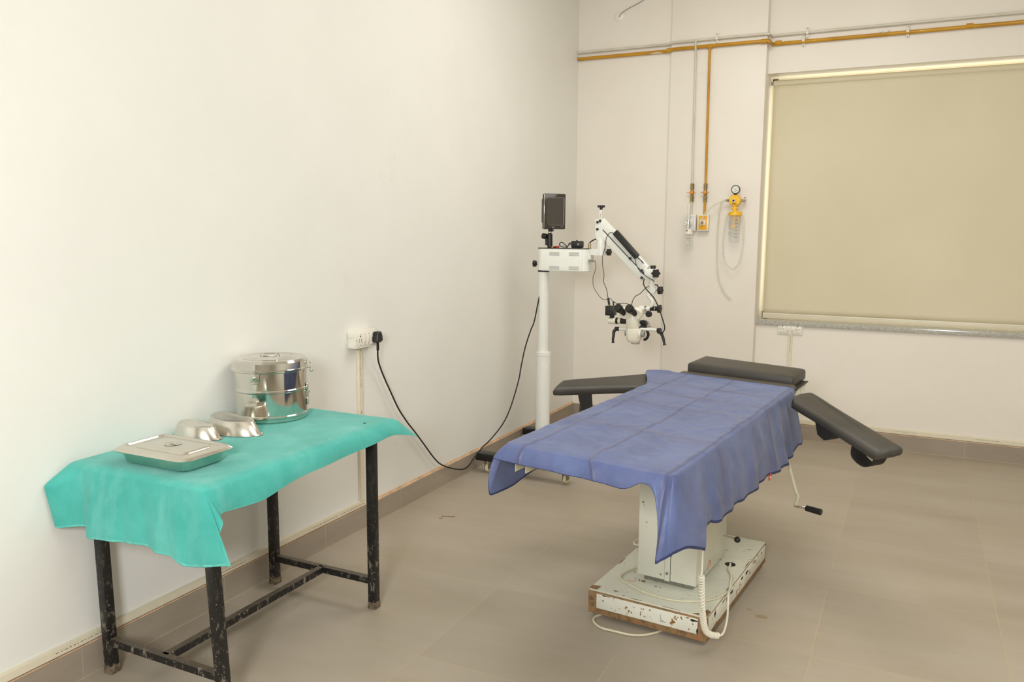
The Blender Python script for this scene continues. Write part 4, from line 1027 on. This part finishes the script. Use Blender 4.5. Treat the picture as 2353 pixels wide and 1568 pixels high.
b = P('white').cyl((1.055, MY-.01, 1.141), (1.125, MY-.01, 1.141), .019, seg=24); b.mat('chrome').cyl((1.088, MY-.01, 1.141), (1.104, MY-.01, 1.141), .020, seg=24); b.mat('black').cyl((1.128, MY-.01, 1.145), (1.170, MY-.01, 1.145), .0155, seg=24); b.mat('chrome').cyl((1.158, MY-.01, 1.145), (1.161, MY-.01, 1.145), .0162, seg=24); b.build('tilt_axle', ms)
hand_knob((1.168, MY-.01, 1.145), (1, -.12, 0), ms, .025, .020, .010)
b = P('chrome').cyl((1.070, MY-.02, 1.114), (1.115, MY-.02, 1.114), .006); b.mat('black').cyl((1.122, MY-.036, 1.108), (1.122, MY-.014, 1.108), .021, seg=28, bev=.004); b.build('focus_knob', ms, label='small black focus knob')
# optical head
HX = 1.012; hy = MY-.02
b = P('offw').lathe([(0, .0), (.042, .0), (.045, .004), (.045, .084), (.042, .090), (0, .090)], (HX, hy, 1.010), (0,0,1), 36)
b.mat('greyp').lathe([(.0455, .0), (.0455, .0012)], (HX, hy, 1.080), (0,0,1), 36); b.mat('dark')
for (dx, z) in ((-.004, 1.088), (.002, 1.044), (.002, 1.036)): b.box((HX+dx-.006, hy-.045, z), (.003, .002, .002))
b.build('optical_tube', ms)
b = P('offw'); cs = []
for (z, w_, d_) in ((.914, .066, .058), (.918, .072, .064), (.938, .092, .080), (.985, .102, .086), (1.006, .098, .084), (1.010, .090, .080)): cs.append(rrect(HX+.012, hy, w_, d_, .018, z, 1))
b.rings(cs, cap0=True, cap1=True, sm=False); b.mat('greyp').cyl((HX+.022, hy, .905), (HX+.022, hy, .920), .0285, seg=32); b.build('objective_housing', ms)
P('greyp').cyl((HX-.050, hy, .972), (HX-.028, hy, .972), .019, seg=24, bev=.002).build('zoom_knob', ms)
b = P('greyp').cyl((HX+.060, hy-.01, .975), (HX+.086, hy-.01, .975), .021, seg=24, bev=.002); b.mat('offw').cyl((HX+.052, hy-.01, .974), (HX+.064, hy-.01, .974), .029, seg=28); b.build('zoom_knob', ms)
# binocular head
hb = V((HX+.012, hy-.004, 1.118))
b = P('offw')
for (sx_, cx_) in ((-1, HX-.044), (1, HX+.034)):
    b.lathe([(0, -.004), (.036, -.004), (.040, .002), (.040, .034), (.036, .040), (0, .040)], (cx_, hy-.040, 1.105), V((0, .8, .25)), 32)
b.box((HX-.004, hy-.018, 1.112), (.100, .056, .044), bev=.008).prism([(HX-.030, hy-.036, 1.088), (HX+.036, hy-.036, 1.088), (HX+.022, hy-.040, 1.128), (HX-.014, hy-.040, 1.128)], (0, .03, 0)); b.mat('dark').box((HX-.002, hy-.044, 1.108), (.004, .004, .004)); b.build('binocular_body', ms)
for cx_, dx in ((HX-.064, -.010), (HX+.012, -.010)):
    bs_ = V((cx_+.016, hy-.030, 1.108)); tp = V((cx_+dx, hy-.098, 1.150))
    d_ = (tp-bs_).normalized()
    b = P('black').cyl(bs_, bs_+d_*.062, .0205, seg=32); b.lathe([(0, .050), (.0215, .050), (.027, .058), (.028, .085), (.0265, .088), (0, .088)], bs_, d_, 36); b.build('eyepiece', ms)
# handles
for sgn, x0, x1, z0 in ((-1, HX-.035, HX-.098, .998), (1, HX+.055, HX+.172, 1.006)):
    hb_ = P('white').cyl((x0, hy, z0), (x1, hy, z0), .0095, seg=18).build('handle_bar', ms)
    rad = lambda t: .0120*(1-.42*t)+(.003 if t > .9 else 0)
    b = P('black').cyl((x1-sgn*.006, hy, z0), (x1+sgn*.024, hy, z0), .0135, seg=20, bev=.003).tube([(x1+sgn*.012, hy-.004, z0), (x1+sgn*.026, hy-.012, z0-.018), (x1+sgn*.042-(0 if sgn > 0 else -.016), hy-.02, z0-.045), (x1+sgn*.050-(0 if sgn > 0 else -.022), hy-.024, z0-.07), (x1+sgn*.056-(0 if sgn > 0 else -.030), hy-.026, z0-.094)], .01, seg=12, rad=rad); b.build('grip', hb_)
# video camera and adapter tube
b = P('black').span((.828, hy-.030, 1.086), (.890, hy+.030, 1.150), bev=.003).cyl((.868, hy, 1.066), (.868, hy, 1.088), .016, seg=20); b.mat('greyp')
for dx in (-.008, .008):
    for dz in (-.012, .012): b.box((.858+dx, hy-.0308, 1.117+dz), (.003, .0015, .003))
vc = b.build('video_camera', ms, label='small black cube video camera')
b = P('brass').cyl((.846, hy, 1.148), (.846, hy, 1.160), .006).cyl((.876, hy, 1.148), (.876, hy, 1.156), .005); b.mat('black').cyl((.845, hy, 1.158), (.838, hy, 1.200), .0075).cyl((.876, hy, 1.154), (.873, hy, 1.182), .005); b.build('connector', vc)
b = P('offw').cyl((.845, hy, 1.051), (.898, hy, 1.051), .0225, seg=28, bev=.003); b.mat('black').cyl((.896, hy, 1.052), (.912, hy, 1.052), .0215, seg=28); b.mat('wheel').cyl((.910, hy, 1.052), (.930, hy, 1.052), .0205, seg=28); b.mat('black').cyl((.928, hy, 1.053), (HX-.03, hy, 1.053), .0195, seg=28); b.build('camera_adapter', ms)
# lamp housing brush-like heat sink behind head
b = P('black')
for k in range(11):
    a = R(12+k*11); b.box((HX+.062+.026*math.cos(a), hy+.035, 1.012+.026*math.sin(a)), (.050, .03, .0022), rot=(0, -a, 0))
b.cyl((HX+.062, hy+.015, 1.012), (HX+.062, hy+.055, 1.012), .020, seg=24); b.build('heat_sink', ms, label='black finned lamp heat sink')
P('rubber').tube([(HX+.085, hy+.03, 1.005), (HX+.100, hy+.03, .97), (HX+.088, hy+.03, .94), (HX+.070, hy+.03, .932)], .009, seg=12).build('lamp_lead', ms)
# cables of the microscope
def cabl(pts, r=.0022, n='cable'): P('thincable' if r < .003 else 'rubber').tube([(x, MY+dy, z) for (x, dy, z) in pts], r, seg=8).build(n, ms)
cabl([(.745, -.036, 1.445), (.752, -.038, 1.42), (.748, -.04, 1.38), (.735, -.04, 1.34), (.738, -.04, 1.28), (.76, -.04, 1.24), (.79, -.04, 1.205), (.812, -.035, 1.190), (.826, -.03, 1.192), (.838, -.020, 1.200)], .0022, 'cable')
cabl([(.868, -.038, 1.634), (.845, -.045, 1.632), (.826, -.05, 1.60), (.820, -.055, 1.54), (.805, -.055, 1.48), (.806, -.055, 1.42), (.815, -.05, 1.36), (.812, -.045, 1.31), (.832, -.04, 1.26), (.836, -.030, 1.22), (.838, -.020, 1.198)], .0024)
cabl([(1.022, -.04, 1.47), (1.032, -.04, 1.43), (1.055, -.038, 1.39), (1.10, -.034, 1.355), (1.145, -.032, 1.330), (1.15, -.03, 1.32)], .0028)
cabl([(1.036, -.034, 1.478), (1.062, -.03, 1.455), (1.080, -.01, 1.43)], .0035)
cabl([(1.082, -.02, 1.336), (1.085, -.04, 1.305), (1.110, -.05, 1.27), (1.160, -.055, 1.22), (1.195, -.06, 1.16), (1.222, -.06, 1.09), (1.240, -.06, 1.03), (1.225, -.05, .995), (1.195, -.03, .985), (1.180, -.02, .995)], .0040, 'lamp_cable')
cabl([(1.122, .0, 1.295), (1.095, -.02, 1.278), (1.06, -.03, 1.24), (1.03, -.03, 1.222), (1.012, -.035, 1.19), (1.004, -.03, 1.150), (1.002, -.025, 1.13)], .0026)
cabl([(1.15, 0, 1.30), (1.165, 0, 1.298), (1.17, 0, 1.285)], .004)
cabl([(.876, -.02, 1.18), (.90, -.02, 1.168), (.95, -.01, 1.170), (.99, -.015, 1.160), (1.003, -.02, 1.135)], .0026)
cabl([(.840, -.02, 1.20), (.856, -.02, 1.195), (.868, -.02, 1.182), (.876, -.02, 1.176)], .002)
cabl([(.690, .0, 1.565), (.705, 0, 1.578), (.725, .0, 1.588), (.745, .0, 1.594)], .0042, 'antenna_lead')
for x in (.683, .697): P('brass').cyl((x, MY+.0, 1.527), (x, MY+.0, 1.562), .0035).build('jack_plug', ms)
# monitor on its ball mount
mt = thing('small_monitor', 'small black upright monitor clamped on top of the microscope box', 'monitor', (.40, MY, 1.53))
mtx = Matrix.Rotation(R(42), 3, 'Z'); mc_ = V((.436, MY-.01, 1.775))
def mb(b, c, sz, **k): return b.box(mc_+mtx @ V(c), sz, mtx=mtx, **k)
b = P('black'); mb(b, (0, .016, 0), (.156, .042, .240), bev=.008); mb(b, (-.010, .052, .005), (.125, .05, .17), bev=.012)
bz_ = b.build('housing', mt)
b = P('chrome'); mb(b, (-.0765, -.004, 0), (.003, .006, .232), bev=.001); b.build('bezel_trim', mt, label='thin silver trim strip')
b = P('screen'); mb(b, (0, -.0055, 0), (.150, .003, .234), bev=.001); b.build('front_glass', mt)
b = P('screen'); mb(b, (0.0, -.0078, .002), (.116, .002, .180)); b.mat('greyp'); mb(b, (.0635, -.0078, .0), (.004, .002, .182)); mb(b, (.02, -.0078, .093), (.085, .002, .0015)); mb(b, (.01, -.0078, -.092), (.10, .002, .0015)); mb(b, (-.012, -.0078, -.106), (.018, .001, .004)); mb(b, (.052, -.0078, -.104), (.018, .001, .0025)); b.build('screen', mt)
b = P('black').cyl((.400, MY, 1.528), (.398, MY, 1.625), .0185, seg=24, bev=.003).cyl((.374, MY, 1.545), (.372, MY, 1.62), .009).cyl((.378, MY-.006, 1.606), (.344, MY-.012, 1.610), .019, seg=20, bev=.004); b.mat('chrome').lathe(ball(.014), (.398, MY, 1.634), (0,0,1), 20); b.mat('black').cyl((.398, MY, 1.643), (.400, MY, 1.660), .014).span((.408, MY-.01, 1.640), (.424, MY+.008, 1.654), bev=.002); b.build('ball_mount', mt)
# adapter and leads on the box
ad = thing('power_adapter', 'black power adapter lying on the microscope control box', 'power adapter', (.605, MY, 1.528))
b = P('black').span((.566, MY-.030, 1.530), (.642, MY+.025, 1.578), bev=.008).cyl((.598, MY, 1.576), (.598, MY, 1.584), .005); b.mat('greyp').box((.620, MY-.0306, 1.556), (.012, .001, .012)); b.build('adapter_body', ad)
b = P('rubber').tube([(.566, MY, 1.55), (.55, MY-.01, 1.556), (.538, MY-.02, 1.54), (.52, MY-.02, 1.552), (.50, MY-.02, 1.566), (.482, MY-.02, 1.562), (.478, MY-.01, 1.545), (.50, MY, 1.534), (.53, MY+.01, 1.533)], .003, seg=8).tube([(.565, MY+.01, 1.56), (.545, MY, 1.563), (.535, MY, 1.545), (.52, MY-.01, 1.533)], .003, seg=8); b.build('lead', ad)
b = P('black').cyl((.44, MY-.03, 1.534), (.466, MY-.035, 1.536), .0055); b.mat('red').cyl((.462, MY-.036, 1.536), (.484, MY-.038, 1.537), .0062); b.mat('greyp').box((.518, MY-.03, 1.538), (.026, .014, .016), bev=.002); b.mat('ylabel').cyl((.425, MY-.03, 1.533), (.438, MY-.03, 1.534), .004); b.build('plug', ad, label='red and grey lead plugs')

# ------------------------------------------------------------------ debris on the floor
o = P('straw').bar((.296, -2.84, .0025), (.372, -2.812, .003), .003, .002).box((.31, -2.870, .001), (.02, .008, .001), rot=(0,0,.4)); o = o.build('straw_scrap'); tag(o, 'tiny brown straw scrap lying on the floor tiles near the left wall', 'debris')
